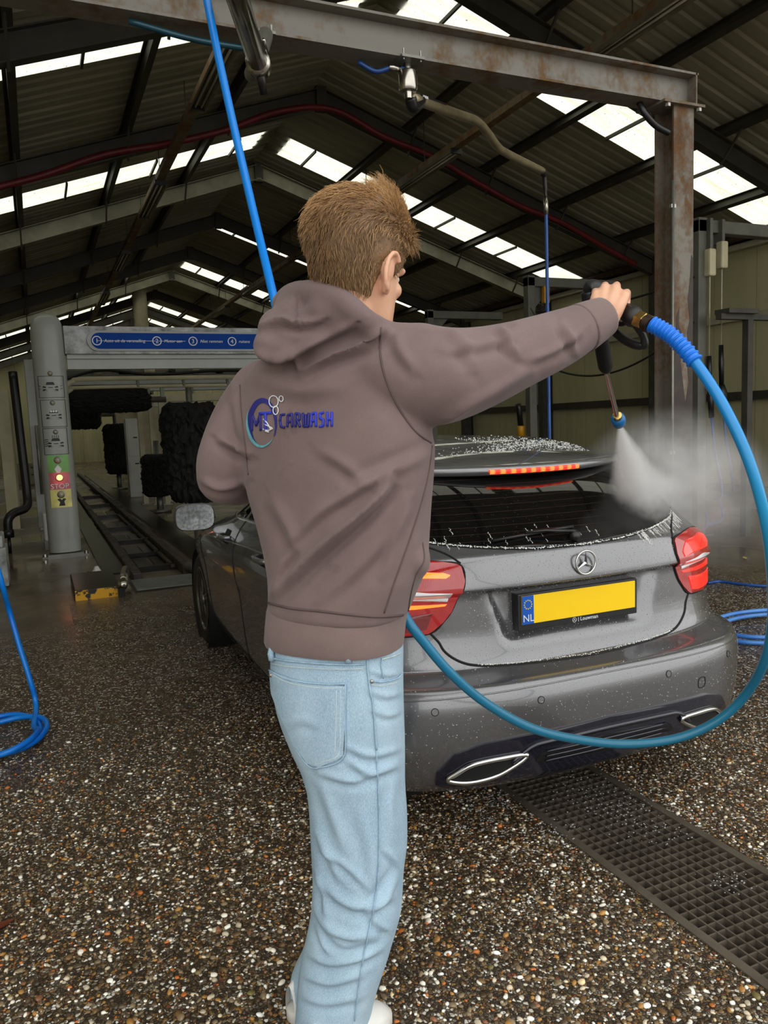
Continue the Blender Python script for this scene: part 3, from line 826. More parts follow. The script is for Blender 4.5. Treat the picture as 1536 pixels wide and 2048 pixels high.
MB().cyl((-0.41, 10.85, 0.30), (-0.41, 10.85, 0.20), 0.065, 12).build('end_cuff', M_BLKPL, r, True)
MB().tube([(-0.41, 10.85, 0.2), (-0.41, 10.85, 0.0)], 0.02, 8).build('stand', M_BLKPL, r, True)
for k, (x, y, m, lb) in enumerate(((-0.80, 13.5, M_CREAM, 'cream flat post at the very left edge behind the dark posts'), (-0.42, 13.6, M_CREAM, 'cream flat post nearest to the thick black hose'), (-0.62, 12.4, M_BLKPL, 'thin dark post in front of the cream posts at left'), (-0.85, 12.0, M_BLKPL, 'thin dark post leftmost at the edge of the photo'), (-0.45, 16.0, M_CREAM, 'cream post farthest back along the left wall'))):
    r = thing('guide_post', lb, 'post', (x, y, 0), 'posts left of the pillar')
    w = .09 if m is M_CREAM else .025
    MB().box((-w, -w * .6, 0), (w, w * .6, 2.2 if m is M_CREAM else 2.6)).build('profile', m, r, bevel=0.006); MB().box((-w * 1.5, -w * 1.3, 0), (w * 1.5, w * 1.3, 0.015)).build('foot', M_DGALV, r)
r = thing('floor_cabinet', 'small pale grey metal cabinet with worn lid at left edge', 'cabinet', (-0.62, 8.3, 0))
MB().box((0, 0, 0.02), (0.27, 0.4, 0.40)).build('body', M_WORN, r, bevel=0.01); MB().box((-0.01, -0.02, 0.40), (0.25, 0.42, 0.52)).build('lid', M_WORN, r, bevel=0.015)
MB().box((0.02, 0.02, 0.0), (0.25, 0.38, 0.02)).build('feet', M_BLKPL, r)
# tall ducts rising through the roof at the back of the tunnel
for k, (x0, x1, y, z0, z1, lab) in enumerate(((3.55, 4.05, 29.5, 2.6, 6.6, 'tall beige exhaust duct rising to the roof ridge'), (2.9, 3.5, 31.5, 2.6, 5.0, 'lower rounded beige duct left of the tall one'))):
    r = thing('exhaust_duct', lab, 'duct', (0, 0, 0))
    MB().lathe([((x1 - x0) / 2, 0), ((x1 - x0) / 2, z1 - z0 - .3), ((x1 - x0) / 2.3, z1 - z0)], 20, ((x0 + x1) / 2, y, z0)).build('pipe', M_CREAM, r, True)
    MB().box((x0 - .1, y - .35, 0), (x1 + .1, y + .35, z0)).build('base_box', M_CREAM, r, bevel=0.02)
# ================================================================== rusty steel portal over the wash bay
M_RUSTBEAM = rusty('rusty_painted_beam', srgb(118, 114, 104), srgb(116, 88, 54), 0.55, 3.2)
M_RUSTCOL = rusty('rusty_column', srgb(112, 106, 94), srgb(104, 72, 40), 0.72, 3.5)
M_FLAKE = plain('bare_brown_primer', srgb(56, 46, 40), 0.7, 0, 0.3, 9)
M_BOLT = plain('zinc_bolt', srgb(160, 158, 150), 0.35, 0.8, 0.2, 20)
BY = 3.53; BZ0, BZ1 = 3.175, 3.355; CX = 3.50
portal = thing('steel_portal', 'rusty steel beam on an I-section column spanning the wash bay', 'steel frame', (0, 0, 0))
MB().ibeam((-1.9, BY + .05, (BZ0 + BZ1) / 2), (CX + 0.11, BY + .05, (BZ0 + BZ1) / 2), 0.14, BZ1 - BZ0, 0.012, 0.008).build('beam', M_RUSTBEAM, portal)
MB().box((CX - .17, BY - .05, BZ0 - .014), (CX + .13, BY + .15, BZ0)).build('cap_plate', M_RUSTBEAM, portal)
MB().box((CX + .09, BY - .02, BZ0), (CX + .10, BY + .12, BZ1)).build('end_plate', M_RUSTBEAM, portal)
def column(cx, nm='column'):
    c = MB()
    c.box((cx - .075, BY - .02, 0), (cx + .075, BY - .008, BZ0 - .014)); c.box((cx - .075, BY + .118, 0), (cx + .075, BY + .13, BZ0 - .014))
    c.box((cx - .005, BY - .01, 0), (cx + .005, BY + .12, BZ0 - .014))
    return c.build(nm, M_RUSTCOL, portal)
column(CX); column(-1.8)
MB().box((CX - .12, BY - .07, 0), (CX + .12, BY + .17, 0.015)).build('foot_plate', M_RUSTCOL, portal)
MB().box((-1.92, BY - .07, 0), (-1.68, BY + .17, 0.015)).build('foot_plate', M_RUSTCOL, portal)
for dx, dy in ((-.13, -.03), (.10, -.03), (-.13, .12), (.10, .12)):
    MB().lathe([(0.016, 0), (0.016, 0.02), (0, .02)], 6, (CX + dx, BY + dy, BZ0 - .034)).build('bolt', M_BOLT, portal)
# flaked paint patch on the column front
pp = [(0.02, 2.36), (0.05, 2.36), (0.062, 2.1), (0.073, 2.2), (0.073, 1.0), (-0.0, 1.0), (0.01, 1.6), (0.045, 1.62), (0.02, 1.72), (0.052, 1.80), (0.03, 1.9), (0.058, 2.0), (0.028, 2.08), (0.045, 2.2)]
MB().prism([(x, z) for x, z in [(-.075, .4), (.075, .4), (.075, 2.33), (.06, 2.35), (.05, 2.2), (.035, 2.1), (.05, 1.98), (.03, 1.9), (.05, 1.8), (.035, 1.7), (.045, 1.62), (.02, 1.5), (.0, 1.62), (-.02, 1.75), (-.012, 1.9), (-.035, 1.95), (-.03, 2.05), (-.05, 2.0), (-.06, 1.8), (-.075, 1.7)]], (0, 0.0015, 0), (CX, BY - .0216, 0)).build('bare_patch', M_FLAKE, portal)
MB().tube([(CX - .09, BY - .03, 0.2), (CX - .09, BY - .03, 2.75)], 0.009, 8).build('conduit', M_DGALV, portal, True)
for z in (1.2, 1.9, 2.6):
    MB().box((CX - .105, BY - .035, z), (CX - .07, BY - .02, z + .02)).build('clip', M_BOLT, portal)
MB().tube(catmull([(CX - .26, BY + .05, BZ0 + .0), (CX - .24, BY + .03, BZ0 - .06), (CX - .17, BY + .02, BZ0 - .12), (CX - .09, BY + .0, BZ0 - .16)], 6), 0.018, 8).build('cable_sleeve', M_BLKPL, portal, True)
# ================================================================== hose booms under the beam
def swivel(root, x):
    MB().box((x - .06, BY - .05, BZ0 - .012), (x + .06, BY + .12, BZ0)).build('mount_plate', M_DGALV, root)
    for dx in (-.045, .045): MB().cyl((x + dx, BY - .035, BZ0 - .02), (x + dx, BY - .035, BZ0 + .03), 0.005, 8).build('stud', M_BOLT, root)
    MB().lathe([(.02, 0), (.02, -.03), (.042, -.034), (.045, -.04), (.045, -.115), (.04, -.125), (.02, -.13), (.02, -.16), (0, -.16)], 24, (x, BY + .02, BZ0 - .012)).build('swivel_joint', M_CHROME, root, 'auto')
SWX = on_y(815, 140, BY + .02)[0]
b1 = thing('hose_boom', 'cranked steel boom swivelling under the beam, thin blue hose hanging from its end', 'boom', (0, 0, 0))
swivel(b1, SWX)
a0 = np.array([SWX + .02, BY + .04, BZ0 - .155])
k1 = on_y(960, 245, 4.35); k2 = on_y(1000, 300, 4.6); k3 = on_y(1085, 342, 5.25)
pth = catmull([a0, a0 + (k1 - a0) * .55, a0 + (k1 - a0) * .93, k1 + (k2 - k1) * .35, k2 - (k2 - k1) * .15, k2 + (k3 - k2) * .15, k3], 7)
MB().tube(pth, 0.026, 12).build('arm', plain('brown_steel_pipe', srgb(150, 136, 106), 0.35, 0.35, 0.25, 10), b1, True)
MB().tube(catmull([a0, a0 + np.array([.03, .03, -.03]), a0 + (k1 - a0) * .12], 5), 0.03, 10).build('hose_elbow', M_BLKPL, b1, True)
MB().beam(a0 + (k1 - a0) * .1 + np.array([0, -.027, .012]), a0 + (k1 - a0) * .42 + np.array([0, -.027, .012]), 0.004, 0.018).build('maker_label', M_BLKPL, b1)
MB().beam(a0 + (k1 - a0) * .12 + np.array([0, -.030, .012]), a0 + (k1 - a0) * .18 + np.array([0, -.030, .012]), 0.003, 0.012).build('label_print', M_WPRINT, b1)
e = k3
MB().tube(catmull([e, e + np.array([.03, .02, -.03]), e + np.array([.045, .03, -.12]), e + np.array([.05, .03, -.26])], 6), [0.026] * 6 + [0.018] * 7 + [0.013] * 6, 10).build('end_elbow', M_BLKPL, b1, True)
MB().tube(catmull([(SWX, BY + .02, BZ0 - .04), (SWX - .08, BY + .02, BZ0 - .04), (SWX - .16, BY + .04, BZ0 - .06), (SWX - .24, BY + .06, BZ0 - .02)], 6), 0.012, 8).build('feed_hose', plain('blue_feed_hose', srgb(20, 60, 120), 0.35), b1, True)
MB().cyl((SWX - .04, BY + .02, BZ0 - .04), (SWX - .1, BY + .02, BZ0 - .04), 0.015, 8).build('feed_fitting', M_CHROME, b1, True)
# hanging hose of that boom
def hose_mat(name, a, b, rough=0.32):
    t = NT(name); n = t.noise(t.pos(), 5, 4)
    t.p(Base_Color=t.ramp(n, [(0.3, a), (0.7, b)]), Roughness=rough); return t.m
M_HOSE = hose_mat('bright_blue_hose', srgb(0, 104, 208), srgb(10, 132, 226))
M_HOSED = hose_mat('dark_blue_hose', srgb(24, 64, 130), srgb(40, 92, 170))
h1 = thing('hanging_hose', 'thin blue hose hanging straight down from the cranked boom', 'hose', (0, 0, 0))
h0 = e + np.array([.05, .03, -.22])
MB().tube(catmull([h0, h0 + np.array([.0, .0, -.8]), (h0[0], h0[1], 1.2), (h0[0] + .02, h0[1] + .02, .5), (h0[0] + .1, h0[1] + .1, 0.1), (h0[0] + .4, h0[1] + .1, 0.014), (h0[0] + .8, h0[1] - .3, 0.014)], 8), 0.0135, 10).build('tube', M_HOSED, h1, True)
MB().cyl(h0 + np.array([0, 0, .04]), h0 - np.array([0, 0, .1]), 0.018, 10).build('crimp_sleeve', M_CHROME, h1, True)
# the near boom, pointing out of the hall towards the viewer
SW2 = on_y(520, 140, BY + .02)[0]
b2 = thing('hose_boom', 'short stainless boom under the beam pointing back at the viewer', 'boom', (0, 0, 0))
MB().box((SW2 - .06, BY - .05, BZ0 - .012), (SW2 + .06, BY + .12, BZ0)).build('mount_plate', M_DGALV, b2)
for dx in (-.045, .045): MB().cyl((SW2 + dx, BY - .035, BZ0 - .02), (SW2 + dx, BY - .035, BZ0 + .03), 0.005, 8).build('stud', M_BOLT, b2)
s0 = at_d(517, 128, 2.85); s1 = at_d(470, -20, 2.35)
dd = (s1 - s0) / np.linalg.norm(s1 - s0)
MB().tube([s0, s1, s1 + dd * .25], 0.036, 14).build('arm', M_CHROME, b2, True)
MB().tube(catmull([(SW2, BY + .02, BZ0 - .012), (SW2, BY - .1, BZ0 - .05), s0 + np.array([.01, .12, .02]), s0], 6), 0.03, 12).build('swivel_joint', M_DGALV, b2, True)
MB().tube([s0 + dd * .03, s0 - dd * .03], 0.045, 16).build('end_collar', M_CHROME, b2, True)
s2 = at_d(528, 190, 2.9)
MB().tube([s0, s2], [0.02, 0.014], 10).build('stop_bar', M_BLKPL, b2, True)
for k in (-1, 1):
    q = s0 + RT * 0.035 * k + np.array([0, 0, .03]); MB().tube([q, q + dd * .12], 0.007, 8).build('clamp_bolt', M_CHROME, b2, True)
MB().tube(catmull([(SW2 - .05, BY + .02, BZ0 - .06), (SW2 - .3, BY + .02, BZ0 - .055), (SW2 - .55, BY + .03, BZ0 - .02)], 6), 0.013, 8).build('feed_hose', plain('teal_feed_hose', srgb(14, 62, 76), 0.35), b2, True)

# ================================================================== light rows under the roof
M_RUSTRAIL = rusty('rusty_light_rail', srgb(120, 108, 84), srgb(138, 98, 54), 0.7, 6)
M_FIX = plain('dull_fixture_housing', srgb(120, 114, 96), 0.5, 0, 0.2, 6)
M_TUBE = plain('unlit_fluorescent_tube', srgb(196, 192, 176), 0.25, 0, 0.1, 6)
def light_rail(x, z, y0, y1, label):
    r = thing('light_rail', label, 'rail', (x, 0, z))
    MB().box((-.07, y0, -.04), (.07, y1, .06)).build('channel', M_RUSTRAIL, r)
    y = y0 + .6
    while y < y1:
        MB().beam((0, y, .04), (0, y, roof_z(x) - z - .02), 0.012, 0.012, (0, 1, 0)).build('hanger_rod', M_STEEL, r); y += 2.6
    return r
light_rail(6.6, 5.86, 4.2, 36, 'rusty rail of lights hung under the right roof slope')
light_rail(2.35, 5.84, 6.0, 36, 'dark rail of lights hung under the left roof slope')
def fixture(x, y, L, z, label, grp):
    r = thing('strip_light', label, 'light', (x, y, z), grp)
    MB().prism([(-.12, -.10), (-.07, -.02), (.07, -.02), (.12, -.10), (.10, -.10), (.06, -.045), (-.06, -.045), (-.10, -.10)], (0, L, 0)).build('housing', M_FIX, r)
    for dx in (-.04, .04):
        MB().cyl((dx, .06, -.075), (dx, L - .06, -.075), 0.016, 10).build('tube', M_TUBE, r, True)
    for yy in (0, L): MB().box((-.1, yy - .02, -.1), (.1, yy + .02, -.02)).build('end_cap', M_BLKPL, r)
ords = ('nearest', 'second', 'third', 'fourth', 'farthest')
for k, y in enumerate((5.9, 11.5, 17.0, 22.7, 28.0)): fixture(6.6, y, 2.8, 5.84, ords[k] + ' unlit strip light on the right rail under the roof', 'strip lights of the right row')
for k, y in enumerate((8.7, 14.4, 20.0, 25.7)): fixture(2.35, y, 2.3, 5.82, ords[k] + ' unlit strip light on the left rail under the roof', 'strip lights of the left row')
# red pipe along a rafter
fy = 13.05
rh = []
for x in np.linspace(-1.5, 11.6, 15):
    rh.append((x, fy - .12, roof_z(x) - .42 - (.10 * math.sin((x + 1.5) * 1.1) ** 2)))
o = MB().tube(catmull(rh, 5), 0.05, 10).build('red_pipe', plain('dark_red_hose', srgb(104, 20, 26), 0.5), None, True)
tag(o, 'dark red hose following a roof rafter from left to right', 'hose')
# ================================================================== wash posts along the right side
M_POST = plain('grey_green_post', srgb(92, 92, 82), 0.5, 0, 0.2, 5)
M_YPL = plain('yellow_plastic', srgb(196, 140, 20), 0.4, 0, 0.15, 8)
PXX = 7.0
def wash_post(u, vtop, label, arm=1.6, w=0.13):
    y = on_x(u, vtop, PXX)[1]; zt = on_x(u, vtop, PXX)[2]
    r = thing('wash_post', label, 'post', (PXX, y, 0), 'boom posts along the wash bays')
    MB().box((-w / 2, -w / 2, 0), (w / 2, w / 2, zt)).build('post', M_POST, r, bevel=0.01)
    MB().box((-w, -w, 0), (w, w, .02)).build('foot_plate', M_POST, r)
    MB().box((-w / 2, -w / 2, zt - .16), (arm, w / 2, zt - .02)).build('arm', M_POST, r, bevel=0.01)
    MB().prism([(w / 2, zt - .16), (w / 2, zt - .5), (.4, zt - .16)], (0, .02, 0)).build('gusset', M_POST, r)
    return r, y, zt
p1, y1_, z1_ = wash_post(1058, 552, 'grey boom post with a yellow switch, left of the blue hanging hose')
p2, y2_, z2_ = wash_post(1398, 437, 'grey boom post just right of the rusty column')
p3, y3_, z3_ = wash_post(858, 620, 'farthest grey boom post beside the man\'s shoulder')
# yellow pendant switch on p1
sw = thing('pendant_switch', 'yellow pendant switch hanging beside the grey boom post', 'switch', (0, 0, 0))
q = on_x(1091, 590, PXX + .25)
MB().box(q - np.array([.05, .05, .13]), q + np.array([.05, .05, .13])).build('body', M_YPL, sw, bevel=0.02)
MB().tube([q + np.array([0, 0, .13]), (q[0], q[1], z1_ - .16)], 0.012, 8).build('cable', M_BLKPL, sw, True)
MB().tube(catmull([q - np.array([0, 0, .13]), q + np.array([-.03, 0, -.3]), q + np.array([-.15, 0, -.36]), q + np.array([-.28, 0, -.2])], 6), 0.01, 8).build('loop', M_BLKPL, sw, True)
# gloves on the post
gl = thing('cleaning_brush', 'yellow and black handled brush standing at the grey post behind the car', 'brush', (0, 0, 0))
q = on_x(1042, 862, PXX - .1)
MB().lathe([(.06, 0), (.06, .16), (.05, .18), (0, .18)], 14, (q[0], q[1], q[2] - .1)).build('head', M_YPL, gl, True)
MB().tube([(q[0], q[1], q[2] + .05), (q[0] - .03, q[1], q[2] + .35), (q[0] - .05, q[1], q[2] + .42)], 0.045, 10).build('handle', M_BLKPL, gl, True)
MB().tube([(q[0], q[1], q[2] - .1), (q[0], q[1], 0)], 0.02, 8).build('pole', M_DGALV, gl, True)
# hanging guns right of the column
def hung(u0, v0, v_rope, v_body, v_end, label, fat, col_hose, floor_uv):
    r = thing('hanging_wash_gun', label, 'wash gun', (0, 0, 0), 'wash guns hung from the boom')
    y = y2_ - .1
    a = on_y(u0, v0, y); b = on_y(u0 - 2, v_rope, y); c = on_y(u0 - 1, v_body, y); d = on_y(u0 + 3, v_end, y)
    MB().box(a + np.array([-.05, -.05, -.18]), a + np.array([.05, .05, .12])).build('counterweight_box', M_CREAM, r, bevel=0.02)
    MB().box((a[0] - .02, y - .02, a[2] + .1), (a[0] + .02, y + .14, z2_ - .02)).build('bracket', M_POST, r)
    MB().tube([a, b], 0.008, 8).build('rope', M_RAIL_L, r, True)
    MB().tube([b, b * .5 + c * .5, c], [.026, .03, .026], 12).build('lance_grip', M_BLKPL, r, True)
    if fat: MB().tube([c, c * .7 + d * .3, c * .3 + d * .7, d], [.035, .06, .05, .03], 12).build('gun_handle', M_BLKPL, r, True)
    else: MB().tube([c, d], [.035, .03], 12).build('gun_handle', M_BLKPL, r, True)
    f0 = on_z(*floor_uv)
    MB().tube(catmull([d, d + np.array([.03, -.02, -.35]), d + np.array([.10, -.06, -.9]), (f0[0], f0[1] + .1, .35), (f0[0] - .05, f0[1], .05), (f0[0] - .5, f0[1] - .1, 0.014), (f0[0] - 1.0, f0[1] - .5, 0.014)], 7), 0.015, 8).build('hose', col_hose, r, True)
hung(1420, 520, 712, 770, 835, 'slim black wash lance hanging on the left rope', False, M_HOSED, (1420, 1060))
hung(1444, 505, 690, 770, 825, 'fat black wash gun hanging on the right rope', True, M_HOSED, (1450, 1045))
# rack stand at right
rk = thing('rack_stand', 'dark steel rack with upright and crossbar at the right edge', 'rack', (0, 0, 0))
q0 = on_y(1496, 640, 6.4); 
MB().box((q0[0] - .04, 6.36, 0), (q0[0] + .04, 6.44, q0[2])).build('upright', M_COLD, rk)
q1 = on_y(1437, 640, 6.4)
MB().box((q1[0], 6.36, q0[2]), (q0[0] + 2.5, 6.44, q0[2] + .06)).build('crossbar', M_COLD, rk)
MB().box((q1[0] + .05, 6.3, q0[2] + .06), (q0[0] + .05, 6.5, q0[2] + .11)).build('shelf', M_COLD, rk)
MB().box((q0[0] + 2.3, 6.36, 0), (q0[0] + 2.38, 6.44, q0[2])).build('upright', M_COLD, rk)
# floor hose loops right of the car
def loops(name, label, cat, pts, r, mat):
    o = MB().tube(catmull(pts, 8), r, 10).build(name, mat, None, True); return tag(o, label, cat)
L = []
c0 = on_z(1545, 1262); 
for t in np.linspace(0, 4.3 * math.pi, 34):
    rr = .34 + .03 * math.sin(t * .7); L.append((c0[0] + rr * 1.25 * math.cos(t + 2.4), c0[1] + rr * .8 * math.sin(t + 2.4), 0.015 + .022 * t / (2 * math.pi)))
loops('floor_hose', 'blue hose coiled on the floor right of the car', 'hose', L, 0.014, hose_mat('light_blue_hose', srgb(60, 120, 200), srgb(90, 150, 220)))
L = [on_z(u, v, .012) for u, v in ((1415, 1166), (1440, 1163), (1480, 1168), (1530, 1172), (1600, 1170))]
loops('floor_hose', 'single thin dark blue hose lying across the floor behind the car', 'hose', L, 0.012, M_HOSED)
# the coil at the left edge
L = [on_z(-60, 900, 0) * 0 + at_d(-14, 1040, 4.0)]
top = at_d(3, 1165, 3.9)
L = [top + np.array([-.12, .15, .75]), top + np.array([-.05, .05, .3]), top]
for u, v, z in ((18, 1220, .62), (38, 1290, .40), (60, 1360, .2), (72, 1410, .1)):
    p = on_z(u, v, 0); L.append(at_d(u, v, (on_z(72, 1440, 0) - CAM) @ FW - .0))
cc = on_z(-8, 1490)
for t in np.linspace(0, 4.6 * math.pi, 30):
    rr = .15 + .03 * math.sin(t * 1.3) + .05 * (t / (4.6 * math.pi))
    L.append((cc[0] + rr * 1.15 * math.cos(.2 - t), cc[1] + rr * 1.35 * math.sin(.2 - t), 0.03 + .012 * math.sin(t * 2.3) + .018 * (1 - t / 14.5)))
loops('coiled_hose', 'bright blue hose coiled on the floor at the left edge', 'hose', L, 0.0135, M_HOSE)

# cables sagging between the boom posts
for k, (za, zb, sag, lab) in enumerate(((3.05, 2.95, .12, 'taut black cable strung between two boom posts'), (2.35, 2.45, .42, 'slack dark cable sagging between two boom posts'))):
    a = np.array([PXX + .08, y1_, za]); b = np.array([PXX - .08, y2_, zb])
    o = MB().tube([a + (b - a) * t - np.array([0, 0, sag * 4 * t * (1 - t)]) for t in np.linspace(0, 1, 24)], .014, 8).build('hanging_cable', M_BLKPL, None, True)
    tag(o, lab, 'cable', 'cables between the posts')
# ================================================================== the car (real-size coordinates, x right, y forward from the rear, scaled at the root)
car = thing('car', 'dark grey wet hatchback seen from behind with brake lights on', 'car', (1.7074, 2.0984, 0.0))
car.rotation_euler = (0, 0, -0.0201); car.scale = (0.9382,) * 3
bpy.context.view_layer.update()
def pchip(tab):
    T = np.array(tab, float); x, y = T[:, 0], T[:, 1]; h = np.diff(x); dl = np.diff(y) / h
    m = np.zeros(len(x)); m[0], m[-1] = dl[0], dl[-1]
    for i in range(1, len(x) - 1):
        if dl[i - 1] * dl[i] > 0:
            w1, w2 = 2 * h[i] + h[i - 1], h[i] + 2 * h[i - 1]; m[i] = (w1 + w2) / (w1 / dl[i - 1] + w2 / dl[i])
    def f(q):
        q = np.clip(np.asarray(q, float), x[0], x[-1]); i = np.clip(np.searchsorted(x, q) - 1, 0, len(h) - 1); t = (q - x[i]) / h[i]
        return (2 * t**3 - 3 * t**2 + 1) * y[i] + (t**3 - 2 * t**2 + t) * h[i] * m[i] + (-2 * t**3 + 3 * t**2) * y[i + 1] + (t**3 - t**2) * h[i] * m[i + 1]
    return f
c_rear = pchip([(.24, .02), (.30, -.035), (.42, -.06), (.55, -.066), (.605, -.056), (.632, -.035), (.648, .03), (.665, .07), (.72, .088), (.8, .099), (.9, .102), (.926, .099), (.944, .070), (1.0, .079), (1.05, .098), (1.075, .125), (1.34, .47), (1.39, .62), (1.43, .82), (1.455, 1.02), (1.475, 1.45)])
c_front = pchip([(.24, 4.22), (.35, 4.28), (.5, 4.29), (.65, 4.25), (.75, 4.15), (.85, 3.9), (.93, 3.5), (.98, 3.22), (1.0, 3.12), (1.2, 2.66), (1.35, 2.25), (1.43, 1.9), (1.475, 1.5)])
c_half = pchip([(.24, .83), (.30, .865), (.5, .89), (.6, .897), (.66, .903), (.75, .922), (.85, .928), (.93, .915), (1.0, .885), (1.06, .842), (1.2, .765), (1.35, .665), (1.42, .575), (1.455, .42), (1.475, .04)])
c_ar = pchip([(.24, .36), (.6, .40), (.8, .5), (1.05, .5), (1.35, .38), (1.475, .2)])
CN = 2.6
def smooth01(t):
    t = np.clip(t, 0, 1); return t * t * (3 - 2 * t)
def recess(x, z):
    xe = .335 + (z - .74) * .35
    return .032 * smooth01((xe - np.abs(x)) / .05) * smooth01((.936 - z) / .014) * smooth01((z - .715) / .05)
def half_ring(z, n_r=56, n_s=70, n_f=26):
    W, yr, yf = float(c_half(z)), float(c_rear(z)), float(c_front(z))
    a = min(float(c_ar(z)), .42 * (yf - yr)); af = min(1.1, .55 * (yf - yr))
    ph = np.linspace(0, math.pi / 2, n_r) ; 
    x = W * np.sin(ph) ** (2 / CN); y = yr + a * (1 - np.cos(ph) ** (2 / CN))
    # even out spacing by arc length
    def even(x, y, n):
        L = np.r_[0, np.cumsum(np.hypot(np.diff(x), np.diff(y)))]; q = np.linspace(0, L[-1], n); return np.interp(q, L, x), np.interp(q, L, y)
    ph2 = np.linspace(0, math.pi / 2, 400)
    x, y = even(W * np.sin(ph2) ** (2 / CN), yr + a * (1 - np.cos(ph2) ** (2 / CN)), n_r)
    ys = np.linspace(yr + a, yf - af, n_s)[1:-1]; xs = W * (1 + .012 * np.sin(np.pi * (ys - yr - a) / (yf - af - yr - a)))
    xf, yfv = even(W * np.sin(ph2) ** (2 / 2.2), yf - af * (1 - np.cos(ph2) ** (2 / 2.2)), n_f)
    X = np.r_[x, xs, xf[::-1]]; Y = np.r_[y, ys, yfv[::-1]]
    Y = Y + np.where(Y < yr + a, recess(X, z), 0)
    return X, Y
# --- surface lookup: s is the distance along the rear outline from the centre line
_rc = {}
def surf(s, z, off=0.0):
    key = round(z, 4)
    if key not in _rc:
        X, Y = half_ring(z, 90, 30, 6); L = np.r_[0, np.cumsum(np.hypot(np.diff(X), np.diff(Y)))]; _rc[key] = (L, X, Y)
    L, X, Y = _rc[key]; sa = abs(s)
    x = np.interp(sa, L, X); y = np.interp(sa, L, Y)
    if off:
        e = .004; x1, y1 = np.interp(sa + e, L, X), np.interp(sa + e, L, Y); x0, y0 = np.interp(max(sa - e, 0), L, X), np.interp(max(sa - e, 0), L, Y)
        if sa < e: x0, y0 = -x1, y1
        tx, ty = x1 - x0, y1 - y0; l = math.hypot(tx, ty); nx, ny = ty / l, -tx / l
        zz = .01; ya = np.interp(sa, *(_ring_sy(z + zz))); yb = np.interp(sa, *(_ring_sy(z - zz))); sl = (ya - yb) / (2 * zz)
        n = np.array([nx, ny, sl * (-ny)]); n /= np.linalg.norm(n)
        return np.array([math.copysign(1, s) * (x + n[0] * off), y + n[1] * off, z + n[2] * off])
    return np.array([math.copysign(1, s) * x, y, z])
def _ring_sy(z):
    surf(0, z); L, X, Y = _rc[round(z, 4)]; return L, Y
# --- materials
def paint():
    t = NT('wet_grey_metallic_paint'); P = t.obj()
    fl = t.noise(P, 900, 2)
    t.p(Base_Color=t.ramp(fl, [(0.3, srgb(104, 104, 106)), (0.7, srgb(128, 128, 130))]), Metallic=0.75, Roughness=0.27, Coat_Weight=0.8, Coat_Roughness=0.04)
    v = t.voro(P, 95.0); d = t.mapr(v.outputs['Distance'], 0.0, 0.26, 1.0, 0.0)
    pick = t.add('ShaderNodeSeparateColor', {0: v.outputs['Color']}).outputs[0]
    dr = t.math('MULTIPLY', d, t.math('GREATER_THAN', pick, 0.62))
    t.bump(dr, 0.22, 0.002)
    return t.m
M_PAINT = paint()
def glass():
    t = NT('black_privacy_glass'); P = t.obj()
    z = t.add('ShaderNodeSeparateXYZ', {0: P}).outputs[2]
    w = t.math('PINGPONG', t.math('MULTIPLY', z, 1.0), 0.0115)
    line = t.math('LESS_THAN', w, 0.0006)
    t.p(Base_Color=t.mix(line, (0.004, 0.004, 0.004, 1), (0.035, 0.022, 0.018, 1)), Roughness=0.03, IOR=1.5)
    v = t.voro(P, 120.0); d = t.mapr(v.outputs['Distance'], 0.0, 0.2, 1.0, 0.0)
    pick = t.add('ShaderNodeSeparateColor', {0: v.outputs['Color']}).outputs[0]
    t.bump(t.math('MULTIPLY', d, t.math('GREATER_THAN', pick, 0.8)), 0.3, 0.002)
    return t.m
M_GLASS = glass()
M_NAVY = plain('dark_navy_gloss_plastic', srgb(20, 21, 34), 0.16, 0, 0.2, 4, Coat_Weight=0.5)
M_GAP = plain('black_panel_gap', srgb(8, 8, 8), 0.8)
M_TYRE = plain('wet_black_tyre', srgb(18, 18, 18), 0.45, 0, 0.2, 12)
M_RIM = plain('dark_alloy_rim', srgb(120, 120, 120), 0.25, 0.9, 0.15, 12)
M_TRIM = plain('bright_chrome', srgb(205, 205, 202), 0.12, 1.0, 0.05, 12)
def lens(name, col, em=0.0, ecol=(1, .02, .01, 1)):
    t = NT(name); t.p(Base_Color=col, Roughness=0.08, Coat_Weight=1.0, Coat_Roughness=0.02)
    w = t.add('ShaderNodeTexWave', {'Scale': 60.0, 'Distortion': 0.3}, wave_type='BANDS', bands_direction='X'); t.set(w.inputs['Vector'], t.obj())
    t.bump(w.outputs[0], 0.12, 0.002)
    if em: t.p(Emission_Color=ecol, Emission_Strength=em)
    return t.m
M_LRED = lens('red_tail_lens', (0.30, 0.004, 0.006, 1), 0.10)
M_LDARK = lens('dark_red_tail_lens', (0.14, 0.002, 0.004, 1), 0.03)
M_LLIT = lens('lit_red_tail_lens', (0.6, 0.01, 0.01, 1), 1.6, (1, 0.015, 0.008, 1))
M_LORG = lens('glowing_orange_strip', (0.7, 0.1, 0.02, 1), 2.2, (1, 0.16, 0.01, 1))
M_LWHT = lens('clear_reverse_lens', (0.75, 0.75, 0.75, 1))
